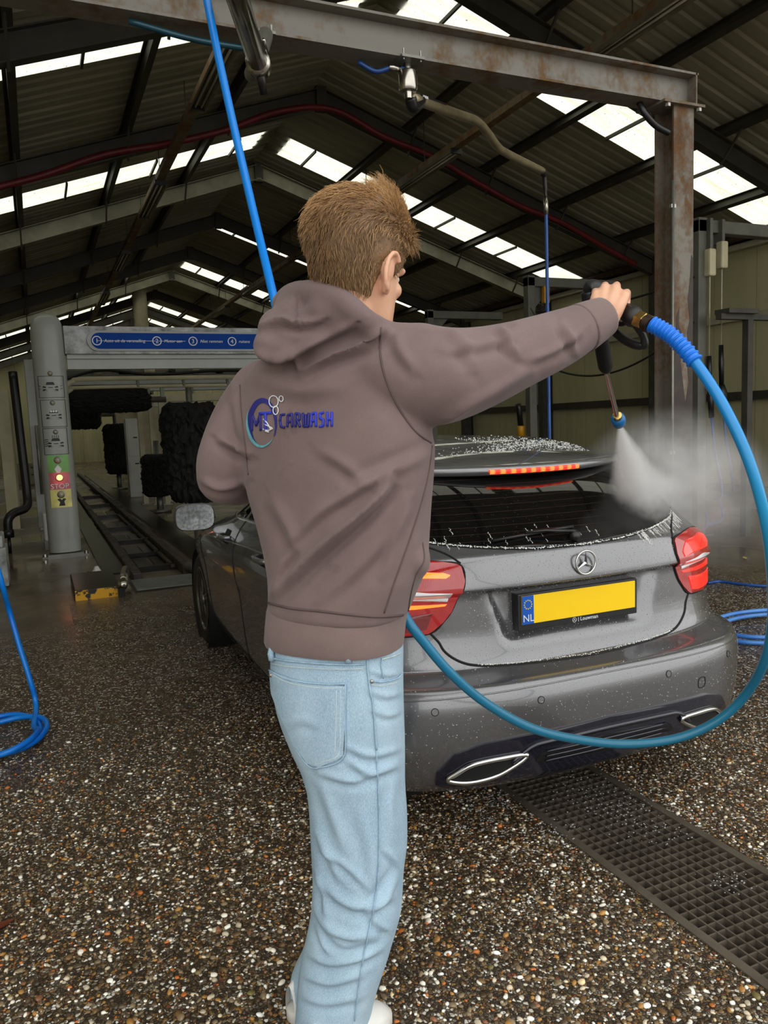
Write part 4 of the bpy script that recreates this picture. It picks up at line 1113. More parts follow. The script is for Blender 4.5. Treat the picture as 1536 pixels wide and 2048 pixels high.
# --- body shell
zs = np.unique(np.round(np.r_[np.linspace(.24, .60, 26), np.linspace(.60, .68, 22), np.linspace(.68, .92, 30), np.linspace(.92, .95, 10), np.linspace(.95, 1.08, 24), np.linspace(1.08, 1.36, 36), np.linspace(1.36, 1.475, 26)], 5))
rows = []
for z in zs:
    X, Y = half_ring(z)
    if z > 1.36 :  # crown the roof slightly
        pass
    XX = np.r_[-X[::-1], X[1:-1]]; YY = np.r_[Y[::-1], Y[1:-1]]
    rows.append(np.stack([XX, YY, np.full(len(XX), z)], -1))
G = np.array(rows); nz_, nr_ = G.shape[:2]
V = G.reshape(-1, 3).copy()
AX = ((3.40, .325), (.72, .325)); AR = .368
side = np.abs(V[:, 0]) > .62
for ay, az in AX:
    r = np.hypot(V[:, 1] - ay, V[:, 2] - az); m = side & (np.abs(r - AR) < .02)
    k = AR / np.maximum(r[m], 1e-6); V[m, 1] = ay + (V[m, 1] - ay) * k; V[m, 2] = az + (V[m, 2] - az) * k
faces = []
for i in range(nz_ - 1):
    for j in range(nr_):
        a, b = i * nr_ + j, i * nr_ + (j + 1) % nr_
        faces.append((a, b, b + nr_, a + nr_))
faces = np.array(faces)
cen = V[faces].mean(1)
keepf = np.ones(len(faces), bool)
for ay, az in AX:
    keepf &= ~((np.abs(cen[:, 0]) > .62) & (np.hypot(cen[:, 1] - ay, cen[:, 2] - az) < AR - .004))
faces = faces[keepf]; cen = cen[keepf]
fullme = bpy.data.meshes.new('full_shell'); fullme.from_pydata(V.tolist(), [], faces.tolist()); fullme.update()
bm = bmesh.new(); bm.from_mesh(fullme); bm.normal_update(); VN = np.array([v.normal[:] for v in bm.verts]); bm.free()
if (VN[:, 0] * V[:, 0]).sum() < 0: VN = -VN; faces = faces[:, ::-1]
def in_tailgate(c):
    x, z = abs(c[0]), c[2]
    lim = np.interp(z, [.65, .66, .69, .74, .80, .86, .93, 1.03, 1.07, 1.12, 1.34], [.30, .36, .47, .52, .58, .53, .50, .49, .56, .62, .57])
    return .652 < z < 1.345 and x < lim and c[1] < .75
reg = np.zeros(len(faces), int)
for i, c in enumerate(cen):
    if c[1] < .75 and in_tailgate(c): reg[i] = 1
    elif c[1] < .42 and c[2] < .652: reg[i] = 2
    elif c[2] > 1.372: reg[i] = 3
    elif abs(c[0]) > .6 and 1.02 < c[1] < 1.88 and .27 < c[2] < 1.345: reg[i] = 4
    elif abs(c[0]) > .6 and 1.88 <= c[1] < 2.98 and .27 < c[2] < 1.345: reg[i] = 5
def shell_part(name, mask, parent=car):
    f = faces[mask]; used = np.unique(f); mp = -np.ones(len(V), int); mp[used] = np.arange(len(used))
    me = bpy.data.meshes.new(name); me.from_pydata(V[used].tolist(), [], mp[f].tolist()); me.update()
    me.polygons.foreach_set('use_smooth', np.ones(len(me.polygons), bool))
    me.normals_split_custom_set_from_vertices([tuple(n) for n in VN[used]])
    o = obj(name, me, M_PAINT, parent); return o
body = shell_part('body', reg == 0); tailgate = shell_part('tailgate', reg == 1); bumper = shell_part('rear_bumper', reg == 2); roof = shell_part('roof', reg == 3)
for r_, nm in ((4, 'rear_door'), (5, 'front_door')):
    for sg in (-1, 1): shell_part(nm, (reg == r_) & (np.sign(cen[:, 0]) == sg))
bpy.data.meshes.remove(fullme)
X, Y = half_ring(.24); MB().prism(list(zip(np.r_[X, -X[::-1]], np.r_[Y, Y[::-1]]))[::3], (0, 0, .02), (0, 0, .24), (1, 0, 0), (0, 1, 0)).build('underbody', M_GAP, car)
# wheel houses
for ay, az in AX:
    for sg in (-1, 1):
        mb = MB(); an = np.linspace(0, 2 * np.pi, 33)
        mb.quadgrid(np.array([[(sg * x, ay + AR * math.cos(t), az + AR * math.sin(t)) for t in an] for x in (.50, .70, .885)]))
        mb.build('wheel_house', M_GAP, body, True)
        mb = MB().cyl((sg * .49, ay, az), (sg * .50, ay, az), AR, 32); mb.build('wheel_house_wall', M_GAP, body)
# --- wheels
def wheel(x, y, sg):
    # axis along x
    prof = [(.22, -.09), (.30, -.108), (.318, -.095), (.325, -.06), (.325, .06), (.318, .095), (.30, .108), (.22, .09)]
    ty = MB().lathe(prof, 40, (x, y, .325), (sg, 0, 0)).build('wheel', M_TYRE, car, True)
    rim = MB()
    rim.lathe([(.222, -.09), (.225, .085), (.235, .1), (.222, .102), (.205, .08), (.20, -.09)], 40, (x, y, .325), (sg, 0, 0))
    ro = rim.build('rim', M_RIM, ty, 'auto')
    for k in range(5):
        for d in (-.13, .13):
            a = k * 2 * math.pi / 5 + .3; p0 = np.array([x + sg * .085, y + .04 * math.cos(a), .325 + .04 * math.sin(a)]); p1 = np.array([x + sg * .075, y + .212 * math.cos(a + d), .325 + .212 * math.sin(a + d)])
            MB().beam(p0, p1, .02, .022, (1, 0, 0)).build('spoke', M_RIM, ty, bevel=.004)
    MB().lathe([(.05, 0), (.05, .02), (.03, .03), (0, .03)], 20, (x + sg * .08, y, .325), (sg, 0, 0)).build('hub_cap', M_RIM, ty, True)
    MB().cyl((x - sg * .02, y, .325), (x + sg * .0, y, .325), .14, 24).build('brake_disc', M_DGALV, ty)
for ay, az in AX:
    for sg in (-1, 1): wheel(sg * .775, ay, sg)
# --- patches lying on the rear surface
def patch(name, outline, off, mat, parent, n=14, rows=24, skirt=True, mirror=False):
    O = np.array(outline, float); z0, z1 = O[:, 1].min(), O[:, 1].max(); R_ = []
    for z in np.linspace(z0 + 1e-4, z1 - 1e-4, rows):
        xs = []
        for i in range(len(O)):
            p, q = O[i], O[(i + 1) % len(O)]
            if (p[1] - z) * (q[1] - z) <= 0 and abs(p[1] - q[1]) > 1e-9: xs.append(p[0] + (q[0] - p[0]) * (z - p[1]) / (q[1] - p[1]))
        a, b = min(xs), max(xs); R_.append([(s, z) for s in np.linspace(a, b, n)])
    sg = -1 if mirror else 1
    P = np.array([[surf(sg * s, z, off) for s, z in r] for r in R_])
    mb = MB().quadgrid(P)
    if skirt:
        ring_ = [P[0, j] for j in range(n)] + [P[i, -1] for i in range(1, rows)] + [P[-1, j] for j in range(n - 2, -1, -1)] + [P[i, 0] for i in range(rows - 2, 0, -1)]
        base = [R_[0][j] for j in range(n)] + [R_[i][-1] for i in range(1, rows)] + [R_[-1][j] for j in range(n - 2, -1, -1)] + [R_[i][0] for i in range(rows - 2, 0, -1)]
        B = [surf(sg * s, z, -.006) for s, z in base]
        mb.quadgrid(np.array([ring_ + [ring_[0]], B + [B[0]]]))
    return mb.build(name, mat, parent, 'auto')
def line(name, pts, r, mat, parent, off=0.0, closed=False, n=6, sides=6, mirror=False):
    sg = -1 if mirror else 1
    Q = catmull(np.array([(s, z) for s, z in pts]), n, closed)
    P = [surf(sg * s, z, off) for s, z in Q]
    if closed: P.append(P[0])
    return MB().tube(P, r, sides, caps=not closed).build(name, mat, parent, True)
def sym(half): return [(s, z) for s, z in half] + [(-s, z) for s, z in half[::-1]]
rw = patch('rear_window', sym([(.0, 1.066), (.2, 1.070), (.4, 1.088), (.56, 1.108), (.635, 1.122), (.665, 1.14), (.66, 1.20), (.61, 1.30), (.59, 1.35), (0, 1.352)]), .004, M_GLASS, tailgate, 40, 44)
line('window_seal', [(-.665, 1.135), (-.62, 1.118), (-.4, 1.086), (-.2, 1.068), (0, 1.064), (.2, 1.068), (.4, 1.086), (.62, 1.118), (.665, 1.135)], .005, M_GAP, tailgate, .003)
SEAM = [(.612, .797), (.585, .765), (.545, .715), (.49, .682), (.42, .668), (.30, .660), (.0, .654)]
line('panel_gap', SEAM + [(-s, z) for s, z in SEAM[-2::-1]], .005, M_GAP, tailgate, .0)
line('panel_gap', [(.485, 1.04), (.53, 1.075), (.64, 1.12)], .004, M_GAP, tailgate, .0); line('panel_gap', [(.485, 1.04), (.53, 1.075), (.64, 1.12)], .004, M_GAP, tailgate, .0, mirror=True)
# tail lights
LO = [(.488, 1.035), (.56, 1.048), (.66, 1.056), (.78, 1.045), (.90, 1.00), (.99, .93), (1.03, .87), (1.03, .81), (.97, .788), (.75, .785), (.612, .795), (.56, .835), (.53, .87), (.505, .92), (.483, .98)]
for mir in (False, True):
    tl = patch('tail_light', LO, .008, M_LRED, car, 30, 30, mirror=mir)
    line('light_gap', LO, .004, M_GAP, tl, .002, closed=True, n=4, mirror=mir)
    patch('upper_light_band', [(.53, 1.002), (.56, 1.012), (.70, 1.018), (.80, 1.006), (.70, .994), (.55, .992)] if mir else [(.52, .985), (.56, 1.02), (.72, 1.03), (.82, 1.01), (.88, .985), (.7, .965), (.53, .962)], .0105, M_LORG if mir else M_LLIT, tl, 16, 8, mirror=mir)
    patch('reverse_light', [(.53, .952), (.70, .955), (.80, .945), (.80, .918), (.70, .912), (.545, .908)], .0115, M_LWHT, tl, 14, 6, mirror=mir)
    patch('brake_strip', [(.545, .900), (.70, .903), (.86, .905), (.92, .885), (.86, .878), (.7, .884), (.56, .887)], .0112, M_LORG if mir else M_LLIT, tl, 14, 5, mirror=mir)
    patch('lower_lens', [(.60, .868), (.85, .862), (.95, .85), (.98, .82), (.90, .802), (.68, .802), (.625, .81)], .0105, M_LDARK if mir else M_LLIT, tl, 14, 8, mirror=mir)
    tl['label'] = 'left tail light with white reverse strip' if mir else 'right tail light glowing bright red'
# number plate
PY = .112
np_ = MB().box((-.272, PY - .012, .768), (.272, PY + .05, .908)).build('number_plate', M_BLKPL, car, bevel=.004); np_['label'] = 'yellow number plate in a black holder'
MB().box((-.258, PY - .016, .795), (.258, PY - .011, .900)).build('plate_face', plain('yellow_plate', srgb(250, 205, 0), 0.4, 0, 0.02), np_)
eu = MB().box((-.258, PY - .0175, .795), (-.208, PY - .015, .900)).build('country_strip', plain('blue_plate_strip', srgb(0, 82, 180), 0.4, 0, 0.03), np_)
M_STARY = plain('yellow_star_print', srgb(240, 205, 40), 0.5)
# thing > part > sub-part is the limit: plate lettering sits beside the face under the plate
text_mesh('lettering', 'NL', .038, M_WPRINT, np_, frame((-.233, PY - .0195, .805), (1, 0, 0), (0, 0, 1)), align='CENTER', extrude=.0005)
for k in range(12):
    a = k * math.pi / 6; MB().lathe([(.0028, 0), (.0028, .001), (0, .001)], 5, (-.233 + .016 * math.cos(a), PY - .0178, .868 + .016 * math.sin(a)), (0, -1, 0)).build('country_star', M_STARY, np_)
text_mesh('lettering', 'Louwman', .021, M_WPRINT, np_, frame((.0, PY - .0135, .776), (1, 0, 0), (0, 0, 1)), extrude=.0005)
MB().box((-.008, PY - .0132, .773), (-.0065, PY - .0122, .790)).build('divider', M_WPRINT, np_)
def star(cx, y, cz, R, rw_, mat, parent, names=('emblem_ring', 'emblem_star')):
    an = np.linspace(0, 2 * np.pi, 41)
    MB().tube([(cx + R * math.cos(t), y, cz + R * math.sin(t)) for t in an], rw_, 8, caps=False).build(names[0], mat, parent, True)
    mb = MB()
    for k in range(3):
        a = math.pi / 2 + k * 2 * math.pi / 3; d = np.array([math.cos(a), math.sin(a)]); s_ = np.array([-d[1], d[0]])
        tip = d * R; b = R * .17; o = len(mb.v)
        for q, yy in ((tip, y), (s_ * b, y), (-s_ * b, y), (d * R * .1, y - R * .18)): mb.v.append((cx + q[0], yy, cz + q[1]))
        mb.f += [(o, o + 1, o + 3), (o, o + 3, o + 2), (o + 1, o + 2, o + 3)]
    mb.build(names[1], mat, parent)
star(-.026, PY - .0135, .782, .0085, .0009, M_WPRINT, np_, ('print_ring', 'print_star'))
star(.004, .066, 1.003, .044, .0042, M_TRIM, tailgate)
# wiper
wp = MB().lathe([(.022, 0), (.022, .02), (.012, .03), (0, .03)], 18, surf(0.0, 1.088, .004), (0, -.8, .6)).build('wiper', M_BLKPL, car, True)
MB().tube([surf(0, 1.092, .03), surf(-.12, 1.104, .03), surf(-.20, 1.108, .022)], [.008, .006, .005], 8).build('wiper_arm', M_BLKPL, wp, True)
MB().tube([surf(s, z, .012) for s, z in ((-.335, 1.096), (-.2, 1.106), (-.05, 1.115), (.02, 1.118))], .006, 8).build('wiper_blade', M_BLKPL, wp, True)
# diffuser, exhaust tips, sensors
DIF = [(0, .457), (.30, .452), (.50, .442), (.60, .415), (.665, .345), (.665, .30), (.60, .272), (.50, .278), (.43, .296), (.36, .325), (0, .318)]
df = patch('diffuser', sym(DIF), .010, M_NAVY, car, 60, 26)
patch('diffuser_vent', sym([(0, .395), (.26, .392), (.31, .36), (.30, .335), (0, .328)]), .013, M_BLKPL, df, 40, 6)
for k in range(3): line('vent_fin', [(-.27, .345 + .018 * k), (0, .346 + .018 * k), (.27, .345 + .018 * k)], .004, M_NAVY, df, .016)
line('diffuser_ridge', [(-.40, .36), (-.33, .405), (-.25, .415), (0, .42), (.25, .415), (.33, .405), (.40, .36)], .010, M_NAVY, df, .012)
TIP = [(.345, .380), (.45, .384), (.545, .374), (.60, .345), (.625, .322), (.56, .306), (.48, .312), (.42, .332)]
for mir in (False, True):
    line('exhaust_tip', TIP, .0085, M_TRIM, bumper, .016, closed=True, n=5, sides=8, mirror=mir)
    patch('exhaust_opening', TIP, .014, M_GAP, bumper, 10, 10, mirror=mir)
for s in (-.67, -.285, .285, .67):
    c = surf(s, .566, .0); p1 = surf(s, .566, .01); n = p1 - c
    MB().lathe([(.0135, 0), (.0135, .0015), (.0118, .0018), (.0118, .0005)], 20, c, n).build('parking_sensor', M_GAP, bumper)
    MB().lathe([(.0112, -.001), (.0112, .0009), (0, .0009)], 20, c, n).build('sensor_face', M_PAINT, bumper)
line('tow_cover', [(.455, .478), (.455, .512), (.49, .512), (.49, .478)], .0018, M_GAP, bumper, .0005, closed=True)
line('bumper_crease', [(-.86, .60), (-.6, .607), (-.3, .614), (0, .617), (.3, .614), (.6, .607), (.86, .60)], .0035, M_PAINT, bumper, -.001)
# spoiler with the third brake light
mb = MB(); R_ = []
for x in np.linspace(-.60, .60, 41):
    q = (x / .60) ** 2; ly = .365 + .16 * q + .06 * q * q; lz = 1.352 + .012 * q
    ry = ly + .36; W_ = 1.0
    R_.append([(x * .93, ry + .05, 1.412 - .02 * q), (x * .97, ly + .17, 1.392 - .012 * q), (x, ly + .03, lz + .008), (x, ly, lz), (x, ly + .002, lz - .026), (x * .98, ly + .03, lz - .034), (x * .97, ly + .13, lz - .028)])
mb.quadgrid(np.array(R_)); sp = mb.build('spoiler', M_PAINT, tailgate, True)
mb = MB(); L_ = []
for x in np.linspace(-.212, .212, 15):
    q = (x / .60) ** 2; ly = .365 + .16 * q - .004; lz = 1.352 + .012 * q
    L_.append([(x, ly + .001, lz - .006), (x, ly - .004, lz - .009), (x, ly - .004, lz - .021), (x, ly + .001, lz - .024)])
t = NT('lit_high_brake_light'); w = t.add('ShaderNodeTexWave', {'Scale': 7.0}, wave_type='BANDS', bands_direction='X'); t.set(w.inputs['Vector'], t.obj())
t.p(Base_Color=(0.8, 0.02, 0.01, 1), Emission_Color=t.ramp(w.outputs[0], [(.3, (1, .01, .005)), (.8, (1, .12, .02))]), Emission_Strength=3.2)
MB().quadgrid(np.array(L_)).build('high_brake_light', t.m, tailgate, True)['label'] = 'lit red brake light strip under the spoiler'
# --- side details
def side_x(y, z):
    W, yr, yf = float(c_half(z)), float(c_rear(z)), float(c_front(z)); a = min(float(c_ar(z)), .42 * (yf - yr)); af = min(1.1, .55 * (yf - yr))
    if y < yr + a: return W * (1 - (1 - max(y - yr, 0) / a) ** CN) ** (1 / CN)
    if y > yf - af: return W * max(0, 1 - ((y - yf + af) / af) ** 2.2) ** (1 / 2.2)
    return W * (1 + .012 * math.sin(math.pi * (y - yr - a) / (yf - af - yr - a)))
def side_patch(name, poly, off, mat, parent, sg, n=14, rows=12):
    O = np.array(poly, float); z0, z1 = O[:, 1].min(), O[:, 1].max(); P = []
    for z in np.linspace(z0 + 1e-4, z1 - 1e-4, rows):
        xs = [p[0] + (q[0] - p[0]) * (z - p[1]) / (q[1] - p[1]) for p, q in zip(O, np.roll(O, -1, 0)) if (p[1] - z) * (q[1] - z) <= 0 and abs(p[1] - q[1]) > 1e-9]
        P.append([(sg * (side_x(y, z) + off), y, z) for y in np.linspace(min(xs), max(xs), n)])
    return MB().quadgrid(np.array(P)).build(name, mat, parent, True)
def side_line(name, pts, r, mat, parent, sg, off=0.0):
    return MB().tube([(sg * (side_x(y, z) + off), y, z) for y, z in catmull(np.array(pts), 6)], r, 6).build(name, mat, parent, True)
for sg in (-1, 1):
    side_patch('side_window', [(1.92, 1.06), (2.72, 1.03), (2.6, 1.10), (2.25, 1.29), (1.95, 1.345)], .004, M_GLASS, body, sg)
    side_patch('side_window', [(1.05, 1.085), (1.86, 1.06), (1.90, 1.345), (1.45, 1.355), (1.15, 1.30)], .004, M_GLASS, body, sg)
    side_line('window_strip', [(1.0, 1.078), (1.5, 1.062), (2.0, 1.048), (2.75, 1.022)], .007, M_TRIM, body, sg, .003)
    side_line('door_gap', [(1.89, 1.05), (1.88, .8), (1.89, .5), (1.9, .29)], .004, M_GAP, body, sg)
    side_line('door_gap', [(2.98, 1.0), (2.98, .7), (2.96, .5), (2.93, .29)], .004, M_GAP, body, sg)
    side_line('door_gap', [(2.93, .285), (2.4, .282), (1.9, .282), (1.15, .29)], .004, M_GAP, body, sg)
    side_patch('sill_trim', [(1.15, .235), (1.15, .262), (2.98, .262), (2.98, .235)], .012, M_BLKPL, body, sg, 14, 4)
    side_line('shoulder_crease', [(.9, .97), (1.6, .945), (2.4, .90), (3.2, .86)], .006, M_PAINT, body, sg, -.002)
    for hy in (1.12, 2.02):
        h = MB().tube([(sg * (side_x(hy + t, .945) + o_), hy + t, .945 - .02 * t) for t, o_ in ((0, .0), (.03, .04), (.10, .045), (.17, .04), (.2, .0))], [.012, .014, .015, .014, .012], 8).build('door_handle', M_PAINT, body, True)
        side_patch('handle_recess', [(hy + .02, .905), (hy + .18, .905), (hy + .16, .98), (hy + .04, .98)], .002, M_GAP, body, sg, 8, 6)
    # mirror
    mb = MB(); mx = sg * 1.0; R_ = []
    for d, s_ in ((-.055, .94), (-.045, 1.0), (.0, 1.0), (.05, .86), (.08, .55), (.09, .1)):
        an = np.linspace(0, 2 * np.pi, 28, endpoint=False); c, s2 = np.cos(an), np.sin(an)
        R_.append([(mx + .125 * s_ * np.sign(a) * abs(a) ** .55, 2.72 + d, 1.005 + .085 * s_ * np.sign(b) * abs(b) ** .6) for a, b in zip(c, s2)])
    mr = mb.quadgrid(np.array(R_), closed_v=True).build('wing_mirror', M_PAINT, car, True)
    R_ = np.array(R_[0]); MB().quadgrid(np.array([R_ * 1.0, R_ * .0 + R_.mean(0) + (R_ - R_.mean(0)) * .02 + np.array([0, .004, 0])]), closed_v=True).build('mirror_glass', plain('mirror_silver', (.30, .31, .31, 1), 0.2, 1.0, .4, 60, .08), mr, True)
    MB().tube([(sg * .87, 2.76, 1.0), (sg * .93, 2.74, .965), (mx - sg * .05, 2.74, .96)], .025, 10).build('mirror_foot', M_BLKPL, mr, True)
# --- water drops and foam on the car
def drops(name, pts, sizes, flat, mat, label):
    bm = bmesh.new(); bmesh.ops.create_icosphere(bm, subdivisions=1, radius=1.0)
    bv = np.array([v.co[:] for v in bm.verts]); bf = np.array([[v.index for v in f.verts] for f in bm.faces]); bm.free()
    k = len(pts); C_ = np.array([p for p, n in pts]); N_ = np.array([n for p, n in pts]); N_ /= np.linalg.norm(N_, axis=1, keepdims=True)
    T_ = np.cross(N_, [0.3, .2, 1]); T_ /= np.linalg.norm(T_, axis=1, keepdims=True); B_ = np.cross(N_, T_)
    sz = np.asarray(sizes); st = rng.uniform(.7, 1.5, (k, 1))
    W_ = C_[:, None] + sz[:, None, None] * (bv[None, :, 0:1] * T_[:, None] * st[:, None] + bv[None, :, 1:2] * B_[:, None] + bv[None, :, 2:3] * N_[:, None] * flat)
    Fc = (bf[None] + (np.arange(k) * len(bv))[:, None, None]).reshape(-1, 3)
    me = bpy.data.meshes.new(name); me.from_pydata(W_.reshape(-1, 3).tolist(), [], Fc.tolist()); me.polygons.foreach_set('use_smooth', np.ones(len(Fc), bool)); me.update()
    o = obj(name, me, mat, car); o['kind'] = 'stuff'; o['label'] = label; return o
t = NT('clear_water_bead'); t.p(Base_Color=(.55, .56, .56, 1), Metallic=.55, Roughness=.08); M_BEAD = t.m
M_FOAM = plain('white_soap_foam', srgb(232, 232, 226), 0.6, 0, 0.06, 40)
def sn(s, z):
    c = surf(s, z, .0005); return (c, surf(s, z, .01) - c)
pts = []; sz = []
while len(pts) < 2600:
    s = rng.uniform(-.95, .95); z = rng.uniform(.36, 1.06)
    if abs(s) < .27 and .765 < z < .91: continue
    if abs(s) > .48 and z > .79: continue
    if z < .46 and abs(s) < .68: continue
    dens = .35 + .65 * (z > .66) * (abs(s) < .5)
    if rng.uniform() > dens: continue
    pts.append(sn(s, z)); sz.append(rng.uniform(.0007, .0021))
drops('water_drops', pts, sz, .55, M_BEAD, 'fine water drops beading on tailgate and bumper')
pts = []; sz = []
for k in range(900):          # foam line along the lower window edge and the right shoulder
    s = rng.uniform(-.6, .64); zb = np.interp(abs(s), [0, .2, .4, .56, .66], [1.062, 1.066, 1.084, 1.105, 1.13])
    z = zb + rng.normal(0, .0015); c_, n_ = sn(s, z); pts.append((c_ + n_ * .65, n_)); sz.append(rng.uniform(.0010, .0028))
for k in range(60):           # runs
    s0 = rng.uniform(.30, .66); zb = np.interp(s0, [0, .2, .4, .56, .66], [1.062, 1.066, 1.084, 1.105, 1.125]); L_ = rng.uniform(.01, .05)
    for q in range(int(L_ / .0022)): pts.append(sn(s0 + rng.normal(0, .0012) + q * .0004, zb - q * .0022)); sz.append(rng.uniform(.001, .0022))
for k in range(26):           # soap on the glass
    s0 = rng.uniform(-.62, .12); zb = rng.uniform(1.08, 1.135); L_ = rng.uniform(.008, .03)
    for q in range(int(L_ / .002)): pts.append(sn(s0 + .0015 * math.sin(q) + rng.normal(0, .001), zb + q * .002)); c_, n_ = pts[-1]; pts[-1] = (c_ + n_ * .4, n_); sz.append(rng.uniform(.0008, .002))
for k in range(500):
    s = rng.uniform(-.45, .45); c_, n_ = sn(s, float(np.interp(abs(s), [0, .3, .42, .49], [.656, .662, .670, .684])) + rng.normal(0, .001)); pts.append((c_ + n_ * .45, n_)); sz.append(rng.uniform(.0008, .0022))
drops('foam_bits', pts, sz, .6, M_FOAM, 'white soap foam along window edge and tailgate gap')
# foam on the roof above the spoiler
zz_ = np.linspace(1.36, 1.47, 60)
def roof_pt(x, y):
    lo, hi = 1.30, 1.4745
    for _ in range(26):
        m = (lo + hi) / 2
        W = float(c_half(m)); yr = float(c_rear(m)); a = float(c_ar(m)); t_ = min(abs(x) / W, 1.0)
        yy = yr + a * (1 - (1 - t_ ** CN) ** (1 / CN)) if abs(x) < W else 9
        if yy < y: lo = m
        else: hi = m
    return np.array([x, y, lo])
pts = []; sz = []
for k in range(6500):
    x = rng.uniform(-.45, .5); y = rng.uniform(.55, 1.25); w_ = math.exp(-((y - .66 - .12 * math.sin(x * 5)) / .1) ** 2) + .25 * math.exp(-((y - .95) / .12) ** 2) * (math.sin(x * 9) > 0)
    if rng.uniform() > w_: continue
    p = roof_pt(x, y); pts.append((p + np.array([0, 0, .001]), np.array([0, -.25, 1.0]))); sz.append(rng.uniform(.0012, .0035))
drops('roof_foam', pts, sz, .5, M_FOAM, 'streaks of white foam on the wet roof edge')
# ================================================================== the man with the pressure washer
from mathutils.bvhtree import BVHTree
FH = np.array([math.sin(YAW), math.cos(YAW), 0.0]); RH = np.array([math.cos(YAW), -math.sin(YAW), 0.0]); ZU = np.array([0, 0, 1.0])
person = thing('person', 'man in taupe hoodie and pale jeans aiming a pressure washer at the car', 'person', tuple(on_z(670, 2075)))
PL = np.array(person.location)
def ellipsoid(mb, c, ax, n=16, m=10, e=1.0):
    """ax: three half-axis vectors"""
    A = np.array(ax, float); rows = []
    for i in range(m + 1):
        th = math.pi * i / m; cz = math.cos(th); sz = math.sin(th)
        rows.append([np.asarray(c) + A[2] * cz + sz * (A[0] * math.cos(t) + A[1] * math.sin(t)) for t in np.arange(n) * 2 * np.pi / n])
    mb.quadgrid(np.array(rows), closed_v=True)
def loft(mb, secs, yaw=0.0, n=36, p=2.3, caps=True):
    """secs: (v, uL, uR, depth, thickness) - one horizontal-ish slice each; yaw turns the slice's long axis"""
    rows = []
    ca, sa = math.cos(yaw), math.sin(yaw)
    for v, uL, uR, d, th in secs:
        c = at_d((uL + uR) / 2, v, d); w = (uR - uL) / 2 * d / F_PX; b = th / 2
        a = math.sqrt(max(w * w - (b * sa) ** 2, (0.5 * w) ** 2)) / ca
        L = RH * ca - FH * sa; N = RH * sa + FH * ca
        an = np.arange(n) * 2 * np.pi / n; cc, ss = np.cos(an), np.sin(an)
        rows.append(c + (a * np.sign(cc) * np.abs(cc) ** (2 / p))[:, None] * L + (b * np.sign(ss) * np.abs(ss) ** (2 / p))[:, None] * N)
    o = len(mb.v); mb.quadgrid(np.array(rows), closed_v=True)
    if caps:
        k = len(secs); mb.f.append(tuple(o + i for i in range(n))); mb.f.append(tuple(o + (k - 1) * n + i for i in range(n))[::-1])
def stube(mb, pts, radii, n=20, k=5):
    """smooth tapered tube with rounded ends"""
    P = catmull(np.array(pts, float), k); t = np.linspace(0, len(pts) - 1, len(P)); R_ = np.interp(t, range(len(pts)), radii)
    mb.tube(P, R_, n)
    for i in (0, -1): ellipsoid(mb, P[i], np.eye(3) * R_[i] * .985, 14, 8)
def remesh(mb, voxel, it=3, lam=0.5):
    me = mb.mesh('tmp'); o = obj('tmp', me, None)
    md = o.modifiers.new('r', 'REMESH'); md.mode = 'VOXEL'; md.voxel_size = voxel; md.adaptivity = 0
    res = evaluated_mesh(o, 'tmp'); bpy.data.objects.remove(o, do_unlink=True)
    n = len(res.vertices); V = np.empty(n * 3); res.vertices.foreach_get('co', V); V = V.reshape(-1, 3)
    E = np.empty(len(res.edges) * 2, np.int32); res.edges.foreach_get('vertices', E); E = E.reshape(-1, 2)
    deg = np.bincount(E.ravel(), minlength=n).astype(float)[:, None]
    for _ in range(it):
        for l in (lam, -lam * 1.02 if False else 0):
            if l == 0: continue
            S_ = np.zeros_like(V); np.add.at(S_, E[:, 0], V[E[:, 1]]); np.add.at(S_, E[:, 1], V[E[:, 0]])
            V = V + l * (S_ / np.maximum(deg, 1) - V)
    res.vertices.foreach_set('co', V.ravel()); res.update()
    return res
def verts_of(me):
    V = np.empty(len(me.vertices) * 3); me.vertices.foreach_get('co', V); N_ = np.empty(len(me.vertices) * 3); me.vertices.foreach_get('normal', N_)
    return V.reshape(-1, 3), N_.reshape(-1, 3)
def seg_dist(Q, pts):
    """signed distance (positive on the right-hand/lower side) and along-fade for a polyline in pixels"""
    best = np.full(len(Q), 1e9); sg = np.zeros(len(Q)); fade = np.zeros(len(Q)); P = catmull(np.array(pts, float), 5); m = len(P) - 1
    for i in range(m):
        a, b = P[i], P[i + 1]; d = b - a; L2 = d @ d + 1e-9
        t = np.clip(((Q - a) @ d) / L2, 0, 1); c = a + t[:, None] * d; e = Q - c; dist = np.hypot(e[:, 0], e[:, 1])
        cr = d[0] * e[:, 1] - d[1] * e[:, 0]
        up = dist < best; best[up] = dist[up]; sg[up] = np.sign(cr[up]); tt = (i + t[up]) / m; fade[up] = np.sin(np.pi * np.clip(tt * .92 + .04, 0, 1)) ** .6
    return best * np.where(sg == 0, 1, sg), fade
def folds(me, lst, noise_amp=0.0, noise_scale=(9, 9, 5)):
    V, N_ = verts_of(me); Q = proj(V); D = CAM - V; D /= np.linalg.norm(D, axis=1, keepdims=True); face = np.clip((N_ * D).sum(1) * 2.0, 0, 1)
    disp = np.zeros(len(V))
    for pts, A, w in lst:
        t, f = seg_dist(Q, pts); disp += f * face * A * (np.exp(-(t / w) ** 2) - .75 * np.exp(-((t - 1.7 * w) / (1.1 * w)) ** 2))
    if noise_amp:
        ph = rng.uniform(0, 6.28, (14, 1)); K = rng.normal(0, 1, (14, 3)) * np.array(noise_scale)
        disp += noise_amp * (np.sin(K @ V.T + ph)).mean(0) * 2.2
    V = V + N_ * disp[:, None]; me.vertices.foreach_set('co', V.ravel()); me.update()
